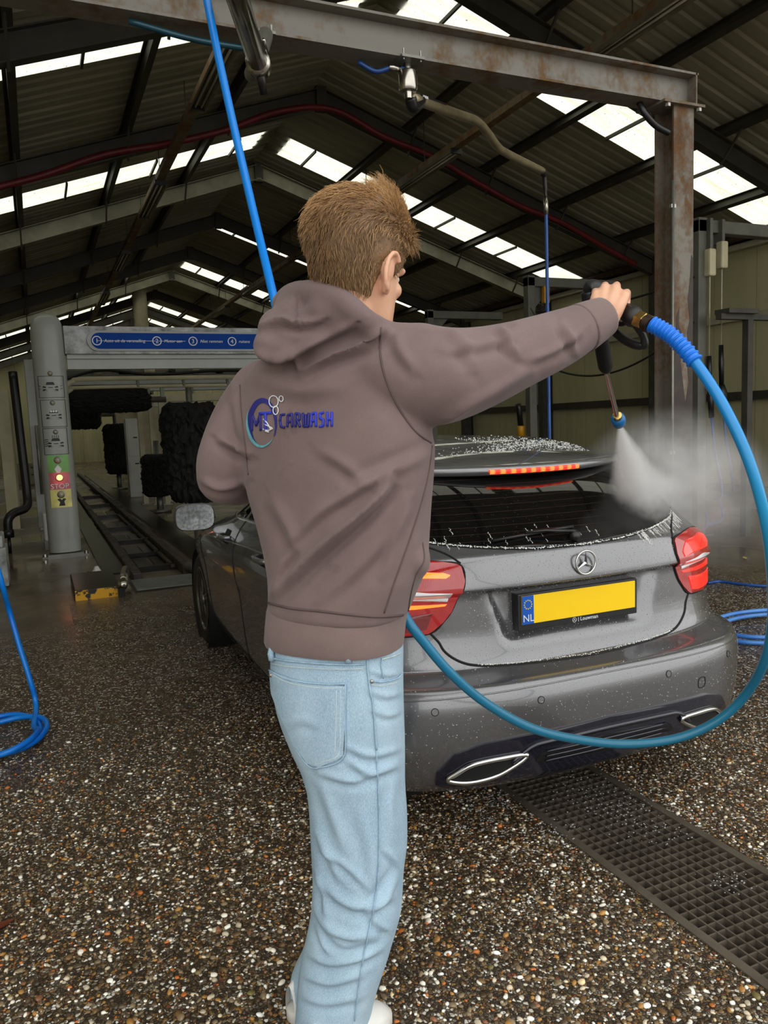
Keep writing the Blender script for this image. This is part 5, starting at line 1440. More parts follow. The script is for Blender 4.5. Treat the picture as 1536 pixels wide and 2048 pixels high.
def finish(name, me, mat, parent=person):
    me.polygons.foreach_set('use_smooth', np.ones(len(me.polygons), bool)); me.name = name; me.materials.clear()
    me.transform(Matrix.Translation(-Vector(PL))); me.update()
    return obj(name, me, mat, parent)
def fbuild(mb, name, mat, parent, smooth=True):
    """MB in world coordinates -> child of the person (parts hang off empties without rotation)"""
    me = mb.mesh(name, smooth); me.transform(Matrix.Translation(-Vector(PL))); return obj(name, me, mat, parent)
def caster(me):
    V, _ = verts_of(me); return BVHTree.FromPolygons([tuple(v) for v in V], [tuple(p.vertices) for p in me.polygons])
def cast(bvh, u, v, off=0.0):
    d = Vector(ray(u, v)).normalized(); h = bvh.ray_cast(Vector(CAM), d)
    if h[0] is None: return None
    return np.array(h[0]) + np.array(h[1]) * off * (1 if h[1].dot(d) < 0 else -1)
def seam(bvh, pts, r, name, mat, parent, off=0.0, n=8, closed=False):
    P = [cast(bvh, u, v, off) for u, v in catmull(np.array(pts, float), n, closed)]; P = [p for p in P if p is not None]
    if closed: P.append(P[0])
    return fbuild(MB().tube(P, r, 6), name, mat, parent)
def cloth_poly(bvh, pts, name, mat, parent, off=.002, n=10, rows=12):
    """filled flat shape laid on the cloth; pts in frame pixels, one interval per row"""
    O = np.array(pts, float); R_ = []
    for y in np.linspace(O[:, 1].min() + .02, O[:, 1].max() - .02, rows):
        xs = [p[0] + (q[0] - p[0]) * (y - p[1]) / (q[1] - p[1]) for p, q in zip(O, np.roll(O, -1, 0)) if (p[1] - y) * (q[1] - y) <= 0 and abs(p[1] - q[1]) > 1e-9]
        R_.append([cast(bvh, x, y, off) for x in np.linspace(min(xs), max(xs), n)])
    if any(p is None for r in R_ for p in r): return None
    return fbuild(MB().quadgrid(np.array(R_)), name, mat, parent)
# --- materials
def cloth_mat(name, lo, hi, sc=3.0, weave=420, rough=0.9, stain=None):
    t = NT(name); P = t.obj(); n = t.noise(P, sc, 6, .6); n2 = t.noise(P, weave, 2)
    c = t.ramp(n, [(0.3, lo), (0.7, hi)])
    if stain: c = t.mix(t.math('MULTIPLY', t.mapr(t.noise(P, 11, 4, .6), .62, .75), .5), c, stain)
    c = t.mix(t.mapr(n2, .3, .7, 0, .18), c, tuple(x * .6 for x in lo[:3]) + (1,))
    t.p(Base_Color=c, Roughness=rough, Sheen_Weight=.15, Specular_IOR_Level=.2)
    t.bump(n2, .22, .002); return t.m
M_HOOD = cloth_mat('taupe_fleece', srgb(112, 94, 92), srgb(130, 111, 108), 5, 500, stain=srgb(88, 74, 70))
M_HEM = cloth_mat('taupe_rib_knit', srgb(118, 100, 97), srgb(134, 115, 111), 5, 500)
def denim():
    t = NT('pale_washed_denim'); P = t.obj(); n = t.noise(t.scalev(P, 1, 1, .5), 6, 6, .6); n2 = t.noise(t.scalev(P, 1, 1, .35), 600, 2)
    c = t.ramp(n, [(0.25, srgb(122, 152, 176)), (0.55, srgb(152, 180, 198)), (0.8, srgb(184, 204, 214))])
    t.p(Base_Color=t.mix(t.mapr(n2, .35, .65, 0, .35), c, srgb(212, 224, 230)), Roughness=.88, Specular_IOR_Level=.2); t.bump(n2, .25, .002); return t.m
M_DENIM = denim()
M_STITCH = plain('denim_stitch', srgb(196, 204, 200), .9, 0, .2, 60)
M_DSEAM = plain('denim_seam', srgb(150, 178, 198), .9, 0, .2, 60)
M_HSEAM = plain('taupe_seam', srgb(92, 76, 73), .9, 0, .1, 30)
def skin():
    t = NT('fair_skin'); P = t.obj(); n = t.noise(P, 14, 5)
    t.p(Base_Color=t.ramp(n, [(0.3, srgb(214, 158, 128)), (0.7, srgb(232, 184, 152))]), Roughness=.5, Subsurface_Weight=.12, Subsurface_Radius=(.02, .008, .004)); t.bump(t.noise(P, 260, 3), .08, .001); return t.m
M_SKIN = skin()
# --- head frame
HY = math.radians(36); HC = at_d(716, 538, 1.60)
hf = RH * math.sin(HY) + FH * math.cos(HY); hr = RH * math.cos(HY) - FH * math.sin(HY)
tilt = math.radians(12); hfw = hf * math.cos(tilt) - ZU * math.sin(tilt); hup = np.cross(hr, hfw)
HS = 1.03
def hd(x, y, z): return HC + HS * (hr * x + hfw * y + hup * z)
SK = np.array([(-.135, .055, .03, .030), (-.12, .085, .0, .045), (-.095, .093, -.03, .058), (-.06, .094, -.075, .068), (-.03, .093, -.092, .073), (0, .094, -.101, .076), (.04, .097, -.104, .077), (.075, .088, -.097, .071), (.10, .066, -.08, .058), (.118, .038, -.052, .038), (.128, .0, -.02, .012)])
def skull(z): return [np.interp(z, SK[:, 0], SK[:, i]) for i in (1, 2, 3)]
def skull_pt(az, z, off=0.0):
    f, b, w = skull(z); c = (f + b) / 2; l = (f - b) / 2
    return np.array([(w + off) * math.sin(az), c + (l + off) * math.cos(az), z])
# --- arm joints
SH = at_d(795, 742, 1.62); EL = at_d(985, 733, 1.67); WR_ = at_d(1203, 637, 1.80)
bm_ = MB()
rows = [[hd(*skull_pt(a, z)) for a in np.linspace(0, 2 * np.pi, 40, endpoint=False)] for z in np.linspace(-.135, .128, 34)]
o0 = len(bm_.v); bm_.quadgrid(np.array(rows), closed_v=True); bm_.f.append(tuple(o0 + i for i in range(40))); bm_.f.append(tuple(o0 + 33 * 40 + i for i in range(40)))
for c, r in (((0, .098, -.02), (.012, .016, .022)), ((0, .105, -.035), (.016, .014, .012)), ((0, .092, -.075), (.024, .010, .010)), ((0, .085, -.115), (.022, .016, .016)), ((.034, .085, .018), (.022, .012, .01)), ((-.034, .085, .018), (.022, .012, .01)), ((.045, .06, -.03), (.02, .02, .018)), ((-.045, .06, -.03), (.02, .02, .018))):
    ellipsoid(bm_, hd(*c), (hr * r[0] * HS, hfw * r[1] * HS, hup * r[2] * HS))
for sg in (-1, 1):       # ears: rim, lobe, bowl
    for c, r in (((.080, -.010, -.018), (.008, .018, .030)), ((.079, -.006, -.050), (.008, .012, .016)), ((.085, -.008, -.014), (.006, .016, .026))):
        ellipsoid(bm_, hd(sg * c[0], c[1], c[2]), (hr * r[0] * HS + hfw * -.004 * sg, hfw * r[1] * HS, hup * r[2] * HS))
    rim = [hd(sg * (.090 + .006 * math.cos(t * .7)), -.008 - .021 * math.sin(t), -.022 + .036 * math.cos(t)) for t in np.linspace(-.9, 3.0, 16)]
    bm_.tube(rim, .0052 * HS, 8)
NB = at_d(722, 690, 1.68)
stube(bm_, [hd(0, -.022, -.02), hd(0, -.010, -.09), at_d(722, 650, 1.655), NB], [.056, .051, .052, .050])
# torso core, arms, legs hidden in the clothes
loft(bm_, [(690, 600, 770, 1.70, .15), (760, 525, 780, 1.72, .18), (900, 540, 800, 1.73, .19), (1050, 575, 790, 1.75, .17), (1200, 575, 765, 1.76, .18), (1350, 585, 760, 1.78, .18), (1480, 630, 765, 1.80, .16)], math.radians(30))
stube(bm_, [SH, EL, EL * .5 + WR_ * .5, WR_], [.055, .046, .040, .028])
LSH = at_d(522, 775, 1.82); LEL = at_d(440, 950, 1.83); LWR = at_d(560, 930, 2.03)
stube(bm_, [LSH, LEL, LEL * .5 + LWR * .5, LWR], [.05, .042, .036, .027])
stube(bm_, [at_d(715, 1480, 1.80), at_d(715, 1750, 1.82), at_d(668, 2030, 1.86)], [.075, .05, .04]); stube(bm_, [at_d(690, 1480, 1.88), at_d(700, 1750, 1.92), at_d(625, 2010, 1.95)], [.07, .05, .04])
# right hand: palm seen from the back, fingers over the grip
KN = [at_d(1193, 590, 1.815), at_d(1210, 577, 1.815), at_d(1231, 577, 1.805), at_d(1249, 592, 1.795)]
wl, wr = at_d(1188, 628, 1.80), at_d(1221, 643, 1.785)
hn = -np.array(ray(1215, 610)); hn /= np.linalg.norm(hn)
for k, (a, b) in enumerate(((0, .05), (.33, .35), (.66, .68), (1, .97))):
    base = wl * (1 - b) + wr * b; stube(bm_, [base - hn * .004, base * .5 + KN[k] * .5 + hn * .003, KN[k]], [.019, .0165, .0125], 14, 4)
ellipsoid(bm_, (wl + wr) / 2 * .5 + (KN[1] + KN[2]) / 2 * .5 - hn * .008, (RT * .04, UP * .036, hn * .016))
dn = np.array([0, 0, -1.0])
ellipsoid(bm_, (KN[0] + KN[1] + KN[2] + KN[3]) / 4 - UP * .008 - hn * .004, (RT * .040, UP * .020, hn * .0135))
for k, (L1, L2, L3) in enumerate(((.040, .026, .018), (.043, .029, .019), (.040, .027, .018), (.032, .022, .016))):
    K_ = KN[k]; ax = RT * (.10 * (k - 1))
    a = K_ - hn * L1 * .88 + UP * .008 + ax * .03; b = a + dn * L2 * .95 - hn * .010; c = b + dn * L3 * .75 + hn * .014
    stube(bm_, [K_ + UP * .001, a], [.0118, .0100], 12, 3); stube(bm_, [a, b], [.0100, .0090], 12, 3); stube(bm_, [b, c], [.0090, .0078], 12, 3)
    ellipsoid(bm_, K_ + hn * .003 + UP * .002, (RT * .0112, UP * .0112, hn * .0112))
tb = at_d(1192, 622, 1.81)
stube(bm_, [tb, tb - hn * .03 + UP * .004 - RT * .006, tb - hn * .055 - UP * .006 + RT * .004], [.015, .0125, .0105], 12, 4); tc = tb - hn * .055 - UP * .006 + RT * .004
stube(bm_, [tc, tc - UP * .012 + RT * .022 - hn * .004], [.0105, .0085], 12, 3)
# left hand holding the hose in front of the chest
LH = at_d(585, 915, 2.05); ellipsoid(bm_, LH, (RT * .045, UP * .022, FW * .03))
for k in range(4): stube(bm_, [LH + RT * .035 + UP * (.02 - .013 * k), LH + RT * .065 + UP * (.022 - .014 * k), LH + RT * .062 + FW * .028 + UP * (.018 - .014 * k)], [.009, .0085, .0075], 10, 3)
stube(bm_, [LH - UP * .01, LH + UP * .02 + RT * .05 - FW * .02], [.012, .009], 10, 3)
body_me = remesh(bm_, .0036, 3)
body_o = finish('body', body_me, M_SKIN)
# finger nails on the right hand are turned away from the viewer; moles on the neck
M_EYE = plain('eye_white', srgb(226, 222, 216), .15, 0, .03); M_IRIS = plain('grey_blue_iris', srgb(70, 84, 96), .1, 0, .2, 80); M_LIP = plain('lip_skin', srgb(196, 120, 106), .45, 0, .1); M_BROW = plain('brown_eyebrow', srgb(110, 82, 54), .8, 0, .2, 60)
for sg in (-1, 1):
    e_ = MB(); ellipsoid(e_, hd(sg * .033, .0775, .0), (hr * .0125, hfw * .0125, hup * .0095)); eo = fbuild(e_, 'eye', M_EYE, body_o)
    e_ = MB(); ellipsoid(e_, hd(sg * .033, .0865, .0), (hr * .0055, hfw * .004, hup * .0055)); fbuild(e_, 'iris', M_IRIS, body_o)
    fbuild(MB().tube([hd(sg * x, y, z) for x, y, z in ((.015, .098, .024), (.033, .095, .029), (.052, .080, .024))], [.003, .004, .002], 8), 'eyebrow', M_BROW, body_o)
e_ = MB(); ellipsoid(e_, hd(0, .0985, -.072), (hr * .022, hfw * .006, hup * .0045)); ellipsoid(e_, hd(0, .0985, -.080), (hr * .019, hfw * .006, hup * .0048)); fbuild(e_, 'lips', M_LIP, body_o)
# --- hair: cap and strands
def hair_thick(az, z):
    """az 0 = face, pi = back of head"""
    back = (1 - math.cos(az)) / 2; side = abs(math.sin(az))
    top = float(np.interp(z, [-.09, -.06, -.02, .03, .07, .10, .128], [.001, .002, .006, .013, .022, .029, .031]))
    th = top * (.75 + .25 * back)
    if z > .03: th += .040 * max(0, math.cos(az)) ** 2 * (z - .03) / .09
    return th
def hairline(az):
    """lowest z of hair at azimuth"""
    a = abs((az + math.pi) % (2 * math.pi) - math.pi)
    return float(np.interp(a, [0, .5, .9, 1.15, 1.35, 1.5, 1.75, 2.1, 2.5, 3.1416], [.080, .074, .050, -.005, -.022, .006, -.02, -.07, -.088, -.095]))
hair = MB(); NA, NZ = 72, 26; rows = []
for j in range(NZ):
    row = []
    for i in range(NA):
        az = i * 2 * np.pi / NA; z0 = hairline(az); z = z0 + (.128 - z0) * (j / (NZ - 1)) ** .9
        p = skull_pt(az, z, .0015); f, b, w = skull(z); th = hair_thick(az, z) * (1 + .08 * math.sin(7 * az + z * 70) + .05 * math.sin(19 * az - z * 50))
        n = np.array([math.sin(az) * .8, math.cos(az) * .8, max(0, (z - .02) * 9)]); n /= np.linalg.norm(n)
        row.append(hd(*(p + n * (th if j else 0))))
    rows.append(row)
hair.quadgrid(np.array(rows), closed_v=True); hair.f.append(tuple(len(hair.v) - NA + i for i in range(NA)))
hcol = []
def strands(n):
    V = []; Fs = []; Cc = []
    for _ in range(n):
        az = rng.uniform(0, 2 * np.pi); z0 = hairline(az); q = rng.uniform() ** .8; z = z0 + (.128 - z0) * q
        th = hair_thick(az, z); nrm = np.array([math.sin(az) * .8, math.cos(az) * .8, max(0, (z - .02) * 9)]); nrm /= np.linalg.norm(nrm)
        root = skull_pt(az, z, .001) + nrm * th * .55
        topw = np.clip((z - .03) / .06, 0, 1)
        flow = np.array([.25 * math.sin(az * 3), -.1, -1.0]) * (1 - topw) + np.array([-.35, -.75, -.15]) * topw + rng.normal(0, .12, 3) + np.array([.25 * math.sin(z * 90 + az * 5), 0, .12 * math.sin(az * 9)])
        flow -= nrm * (flow @ nrm); flow /= np.linalg.norm(flow)
        L = (.010 + .018 * np.clip((z + .09) / .1, 0, 1)) * (1 - topw) + .040 * topw; L *= rng.uniform(.6, 1.15)
        aa = abs((az + math.pi) % (2 * math.pi) - math.pi)
        if .95 < aa < 2.0 and z < .05: L = .007
        if rng.uniform() < .010 * (1 + topw): L *= 1.5
        pts = []; 
        for t in np.linspace(0, 1, 5): pts.append(root + flow * L * t + nrm * (th * .5 * math.sin(t * 2.2) * (1 + rng.normal(0, .08)) + (.004 if topw > .5 else 0) * t))
        r0 = rng.uniform(.0005, .0010); s_ = np.cross(flow, nrm); o = len(V)
        for k, p in enumerate(pts):
            r = r0 * (1 - .8 * (k / 4) ** 2); 
            for a in (0, 2.094, 4.189): V.append(hd(*(p + (s_ * math.cos(a) + nrm * math.sin(a)) * r)))
        for k in range(4):
            for a in range(3): Fs.append((o + k * 3 + a, o + k * 3 + (a + 1) % 3, o + k * 3 + 3 + (a + 1) % 3, o + k * 3 + 3 + a))
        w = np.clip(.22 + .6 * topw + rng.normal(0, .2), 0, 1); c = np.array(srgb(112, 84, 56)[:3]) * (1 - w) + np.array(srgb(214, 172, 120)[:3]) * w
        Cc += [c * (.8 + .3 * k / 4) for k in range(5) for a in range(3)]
    return V, Fs, Cc
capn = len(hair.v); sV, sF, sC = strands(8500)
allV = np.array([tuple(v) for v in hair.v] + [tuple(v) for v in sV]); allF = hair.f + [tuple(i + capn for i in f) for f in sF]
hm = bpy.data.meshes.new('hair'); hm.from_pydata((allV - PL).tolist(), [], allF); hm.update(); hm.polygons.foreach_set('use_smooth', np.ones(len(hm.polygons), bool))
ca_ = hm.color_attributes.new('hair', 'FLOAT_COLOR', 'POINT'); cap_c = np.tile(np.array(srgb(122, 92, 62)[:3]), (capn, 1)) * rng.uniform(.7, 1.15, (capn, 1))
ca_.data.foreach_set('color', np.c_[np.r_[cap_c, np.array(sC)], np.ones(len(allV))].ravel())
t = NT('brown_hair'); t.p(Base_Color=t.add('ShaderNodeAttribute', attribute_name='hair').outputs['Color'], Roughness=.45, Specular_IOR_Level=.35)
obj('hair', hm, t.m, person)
# --- hoodie
hb = MB(); YB = math.radians(28)
loft(hb, [(676, 600, 778, 1.665, .13), (690, 558, 792, 1.675, .17), (715, 515, 806, 1.685, .21), (750, 486, 818, 1.70, .235), (800, 474, 834, 1.71, .25), (850, 472, 850, 1.715, .26), (900, 478, 861, 1.72, .265), (960, 487, 860, 1.725, .265), (1000, 497, 858, 1.73, .265), (1050, 514, 856, 1.735, .265), (1100, 528, 853, 1.74, .265), (1150, 537, 844, 1.745, .265), (1185, 539, 829, 1.75, .265), (1210, 537, 818, 1.755, .26), (1228, 540, 812, 1.757, .25)], YB, 44, 2.4)
stube(hb, [at_d(765, 735, 1.63), at_d(830, 748, 1.625), at_d(890, 751, 1.63), at_d(960, 736, 1.66), at_d(1040, 708, 1.695), at_d(1120, 677, 1.745), at_d(1180, 648, 1.785)], [.098, .108, .101, .088, .074, .064, .052], 26)
stube(hb, [at_d(535, 790, 1.80), at_d(492, 845, 1.80), at_d(458, 915, 1.80), at_d(446, 955, 1.815)], [.085, .077, .070, .064], 24); stube(hb, [at_d(446, 955, 1.815), at_d(480, 962, 1.90), at_d(545, 930, 2.0)], [.064, .058, .045], 20)
ellipsoid(hb, at_d(835, 1118, 1.68), (RT * .03, UP * .045, FW * .06))          # pouch pocket pulled open
# collar and hood lying on the back
col_l = [at_d(u, v, d) for u, v, d in ((566, 612, 1.74), (590, 592, 1.65), (636, 588, 1.565), (686, 606, 1.532), (732, 644, 1.54), (772, 668, 1.63), (780, 680, 1.73), (735, 690, 1.80), (660, 672, 1.82), (598, 642, 1.80))]
hb.tube(catmull(np.array(col_l + [col_l[0]]), 6), .030, 14)
for u, v, d, rx, ry, rz in ((588, 622, 1.66, .046, .042, .05), (560, 660, 1.63, .048, .048, .05), (552, 692, 1.62, .050, .042, .05), (585, 700, 1.60, .055, .036, .05), (625, 668, 1.585, .075, .055, .05), (655, 640, 1.58, .06, .045, .045), (680, 660, 1.58, .065, .045, .045), (730, 672, 1.59, .055, .03, .045), (660, 624, 1.555, .05, .04, .04), (695, 642, 1.555, .05, .038, .04), (720, 654, 1.585, .05, .034, .045), (600, 645, 1.62, .06, .055, .05)):
    ellipsoid(hb, at_d(u, v, d), (RT * rx, UP * ry, FW * rz))
hood_me = remesh(hb, .006, 7, .5)
HF = [([(545, 1192), (600, 1138), (660, 1082), (720, 1030), (765, 985), (778, 960)], .011, 13), ([(585, 1080), (640, 1025), (700, 988), (745, 960)], .005, 12), ([(862, 905), (800, 935), (740, 962), (690, 985)], .004, 16),
      ([(545, 1000), (580, 1060), (600, 1110)], .004, 16), ([(640, 900), (690, 930), (730, 965)], .003, 14), ([(548, 1180), (566, 1130), (585, 1095)], .005, 10), ([(640, 1200), (700, 1150), (760, 1090), (810, 1020)], .0035, 16),
      ([(820, 1000), (790, 1080), (770, 1150)], .004, 14), ([(1003, 655), (1020, 690), (1035, 712)], .006, 10), ([(1125, 648), (1140, 680), (1150, 705)], .005, 9), ([(900, 655), (935, 700), (950, 735)], .004, 14), ([(870, 860), (930, 815), (1000, 775), (1060, 740)], .005, 15), ([(890, 700), (960, 690), (1030, 668)], .0035, 12), ([(1060, 720), (1110, 700), (1160, 665)], .004, 10),
      ([(440, 878), (470, 893), (497, 908)], .008, 10), ([(405, 960), (440, 975), (485, 965)], .006, 10), ([(470, 800), (480, 850), (492, 900)], .004, 12),
      ([(600, 745), (660, 712), (720, 690), (775, 655)], .008, 12), ([(505, 705), (560, 718), (620, 690), (700, 652)], .008, 11), ([(515, 655), (560, 640), (600, 648), (640, 640)], .007, 9), ([(598, 596), (598, 625), (600, 655)], .003, 5), ([(585, 715), (590, 728), (600, 738)], .005, 6),
      ([(790, 660), (800, 700), (830, 740)], .004, 14), ([(520, 760), (600, 780), (680, 770)], .003, 20)]
folds(hood_me, [(p_, a_ * 2.3, w_ * .82) for p_, a_, w_ in HF], .003, (16, 16, 10))
hbv = caster(hood_me)
hoodie = finish('hoodie', hood_me, M_HOOD)
# rib hem and cuff
rb = MB(); loft(rb, [(1209, 538, 814, 1.757, .245), (1218, 536, 811, 1.758, .25), (1250, 533, 806, 1.762, .25), (1280, 531, 803, 1.766, .246), (1287, 533, 801, 1.767, .236)], YB, 44, 2.4, caps=False)
hem_me = remesh(rb, .006, 2) if False else rb.mesh('hem', True)
hem_me.transform(Matrix.Translation(-Vector(PL))); hem = obj('rib_hem', hem_me, M_HEM, hoodie)
hem_b = BVHTree.FromPolygons([tuple(Vector(v.co) + Vector(PL)) for v in hem_me.vertices], [tuple(p.vertices) for p in hem_me.polygons])
cf = catmull(np.array([at_d(1160, 658, 1.772), at_d(1185, 645, 1.787), at_d(1206, 634, 1.80)]), 5)
fbuild(MB().tube(cf, np.linspace(.058, .0465, len(cf)), 26), 'cuff', M_HEM, hoodie)
for pts, r in (([(762, 655), (760, 690), (764, 730), (778, 775), (800, 820), (830, 862), (862, 886)], .0022), ([(864, 892), (856, 950), (838, 1020), (815, 1090), (790, 1160), (768, 1226)], .0018), ([(538, 1206), (580, 1216), (640, 1222), (700, 1229), (760, 1233), (812, 1229)], .003), ([(845, 1085), (848, 1120), (832, 1150), (822, 1185), (816, 1222)], .0018), ([(480, 770), (484, 830), (492, 900), (497, 950)], .0016)):
    seam(hbv, pts, r, 'seam', M_HSEAM, hoodie, .0005)
# back print
M_PBLUE = plain('royal_blue_embroidery', srgb(44, 56, 190), .6, 0, .2, 90); M_PNAVY = plain('navy_embroidery', srgb(34, 34, 120), .6, 0, .2, 90); M_PTEAL = plain('teal_embroidery', srgb(92, 158, 168), .6, 0, .2, 90)
def arc(cx, cy, rx, ry, a0, a1, w0, w1, n=26):
    o = []; i_ = []
    for t in np.linspace(a0, a1, n):
        f = (t - a0) / (a1 - a0); w = w0 + (w1 - w0) * math.sin(math.pi * f)
        o.append((cx + rx * math.cos(t), cy + ry * math.sin(t))); i_.append((cx + (rx - w) * math.cos(t), cy + (ry - w) * math.sin(t)))
    return o, i_
def arc_patch(args, mat, name, off=.0022):
    o, i_ = arc(*args); P = [[cast(hbv, *a, off), cast(hbv, *b, off)] for a, b in zip(o, i_)]
    if any(p is None for r in P for p in r): return
    fbuild(MB().quadgrid(np.array(P)), name, mat, hoodie)
arc_patch((526, 845, 29, 49, math.radians(100), math.radians(395), 1.5, 10), M_PNAVY, 'logo_ring')
arc_patch((524, 846, 30, 49, math.radians(40), math.radians(215), .5, 6), M_PTEAL, 'logo_ring', .0027)
for cx, cy, rx, ry in ((549, 803, 10, 13), (564, 797, 5, 7), (553, 821, 6, 9)): arc_patch((cx, cy, rx, ry, 0, 2 * math.pi, 1.8, 1.8), M_WPRINT, 'logo_bubble', .003)
def strokes(letter):
    return {'C': [[(1, 0), (.3, .05), (.15, .5), (.3, .95), (1, 1)]], 'A': [[(.05, 1), (.15, .1), (.85, .0), (.9, 1)], [(.1, .6), (.9, .55)]], 'R': [[(.1, 1), (.1, 0), (.8, .05), (.8, .45), (.1, .5)], [(.4, .5), (.9, 1)]],
            'W': [[(.0, 0), (.15, 1), (.5, .9), (.5, .1)], [(.5, .9), (.9, 1), (1, 0)]], 'S': [[(.9, 0), (.2, .1), (.25, .45), (.8, .5), (.75, .95), (.1, 1)]], 'H': [[(.1, 0), (.1, 1)], [(.9, 0), (.9, 1)], [(.1, .5), (.9, .5)]],
            'M': [[(.0, 1), (.05, .1), (.5, .7), (.95, .05), (1, 1)]], 'T': [[(-.1, .05), (1.1, 0)], [(.5, 0), (.5, 1)]]}[letter]
def stitch_letter(ch, x, y, w, h, r, mat, slope=-.03):
    for st in strokes(ch):
        P = []
        for a, b in zip(st[:-1], st[1:]):
            for f in np.linspace(0, 1, 6): P.append(cast(hbv, x + w * (a[0] + (b[0] - a[0]) * f), y + h * (a[1] + (b[1] - a[1]) * f) + slope * w, .0012))
        P = [p for p in P if p is not None]
        if len(P) > 3: fbuild(MB().tube(P, r, 6), 'logo_letter', mat, hoodie)
xs = 559
for i, ch in enumerate('CARWASH'):
    stitch_letter(ch, xs + i * 15.8, 829 - i * .8, 11.5, 26 + i * .5, .0028, M_PBLUE if i > 3 else M_PNAVY)
stitch_letter('M', 505, 828, 17, 34, .003, M_PNAVY); stitch_letter('T', 522, 826, 20, 36, .0034, M_PBLUE)
for pts in ([(529, 838), (536, 846), (543, 858)], [(530, 848), (538, 852), (546, 856)], [(528, 858), (538, 861), (547, 857)], [(532, 862), (540, 864)]): seam(hbv, pts, .0013, 'logo_car', M_WPRINT, hoodie, .003, 4)
# --- jeans
jb = MB()
loft(jb, [(1262, 542, 800, 1.762, .215), (1290, 538, 803, 1.765, .225), (1330, 537, 803, 1.768, .235), (1380, 545, 804, 1.772, .245), (1420, 556, 805, 1.776, .25), (1450, 567, 806, 1.78, .25), (1490, 585, 808, 1.785, .25), (1530, 606, 810, 1.79, .245), (1570, 618, 811, 1.795, .24), (1620, 623, 813, 1.80, .235), (1700, 626, 812, 1.805, .23), (1750, 627, 806, 1.81, .225), (1800, 625, 803, 1.815, .22), (1830, 621, 800, 1.82, .215), (1870, 613, 790, 1.825, .21), (1910, 606, 778, 1.83, .205), (1950, 600, 764, 1.835, .20), (2000, 595, 748, 1.84, .195), (2048, 591, 737, 1.845, .19), (2085, 590, 733, 1.85, .19)], math.radians(20), 44, 2.3)
loft(jb, [(1440, 600, 780, 1.83, .22), (1560, 628, 785, 1.87, .22), (1700, 640, 790, 1.89, .21), (1820, 628, 770, 1.91, .20), (1900, 606, 750, 1.925, .19), (1945, 585, 735, 1.935, .185), (1975, 581, 728, 1.94, .185)], math.radians(20), 36, 2.3)
jean_me = remesh(jb, .006, 5)
JF = [([(640, 1760), (680, 1800), (730, 1815), (790, 1790)], .006, 12), ([(630, 1740), (645, 1790), (655, 1840)], .006, 9), ([(622, 1800), (650, 1850), (700, 1872), (750, 1868)], .007, 11), ([(640, 1860), (690, 1890), (750, 1880)], .005, 9), ([(612, 1905), (660, 1925), (720, 1915), (765, 1895)], .005, 10), ([(606, 1950), (660, 1965), (720, 1950)], .005, 10), ([(800, 1745), (770, 1790), (740, 1830)], .006, 10), ([(700, 1520), (740, 1545), (800, 1530)], .005, 10), ([(640, 1560), (670, 1640), (690, 1700)], .004, 14), ([(740, 1340), (770, 1350), (803, 1345)], .003, 6), ([(740, 1380), (770, 1392), (803, 1385)], .003, 7), ([(745, 1420), (775, 1430), (805, 1420)], .003, 7), ([(690, 1490), (740, 1510), (806, 1495)], .004, 9), ([(720, 1620), (740, 1700), (745, 1760)], .003, 14), ([(600, 1990), (650, 2005), (720, 1995)], .004, 10)]
JF += [([(560, 1460), (600, 1440), (640, 1450)], .003, 9), ([(640, 1545), (700, 1560), (750, 1550)], .004, 9), ([(632, 1660), (660, 1720), (680, 1760)], .004, 10), ([(640, 1700), (690, 1730), (740, 1780)], .004, 9), ([(790, 1560), (780, 1620), (788, 1680)], .003, 10), ([(770, 1700), (790, 1720), (806, 1745)], .004, 7), ([(625, 1845), (645, 1885), (660, 1905)], .005, 7), ([(735, 1825), (760, 1850), (780, 1860)], .004, 8)]
folds(jean_me, [(p_, a_ * 1.7, w_ * .85) for p_, a_, w_ in JF], .003, (15, 15, 12))
jbv = caster(jean_me)
jeans = finish('jeans', jean_me, M_DENIM)
# pocket, waistband, loops, seams
cloth_poly(jbv, [(542, 1341), (600, 1362), (650, 1367), (691, 1366), (690, 1440), (687, 1512), (640, 1533), (618, 1528), (590, 1488), (560, 1425), (545, 1385)], 'back_pocket', M_DENIM, jeans, .0045, 16, 26)
for pts, r, m in (([(541, 1340), (570, 1356), (600, 1363), (650, 1368), (691, 1367)], .0022, M_DSEAM), ([(691, 1367), (690, 1440), (687, 1513), (640, 1534), (616, 1528), (588, 1488)], .002, M_DSEAM), ([(545, 1347), (572, 1362), (602, 1370), (650, 1375), (683, 1374)], .0008, M_STITCH), ([(682, 1380), (681, 1440), (678, 1506), (640, 1524)], .0008, M_STITCH), ([(674, 1380), (673, 1440), (670, 1505)], .0008, M_STITCH),
                  ([(538, 1315), (580, 1322), (640, 1327), (690, 1329), (728, 1328)], .002, M_DSEAM), ([(540, 1326), (580, 1333), (640, 1337), (690, 1338), (726, 1337)], .0008, M_STITCH),
                  ([(733, 1308), (737, 1360), (746, 1420), (752, 1500)], .0022, M_DSEAM), ([(752, 1500), (756, 1600), (757, 1700), (750, 1800), (735, 1870), (720, 1950), (708, 2040)], .0016, M_DSEAM), ([(740, 1362), (765, 1364), (790, 1358), (802, 1347)], .0018, M_DSEAM), ([(741, 1369), (765, 1371), (792, 1364)], .0008, M_STITCH), ([(763, 1315), (762, 1335), (766, 1354)], .0015, M_DSEAM), ([(763, 1318), (785, 1312), (800, 1305)], .0012, M_STITCH)):
    seam(jbv, pts, r, 'seam' if m is M_DSEAM else 'stitching', m, jeans, .004 if r < .0009 else .003)
for (u, v) in ((697, 1312), (549, 1308)):
    p = [cast(jbv, u, v - 12, .006), cast(jbv, u, v, .009), cast(jbv, u, v + 12, .006)]
    if all(q is not None for q in p): fbuild(MB().tube(p, .0075, 8), 'belt_loop', M_DENIM, jeans)
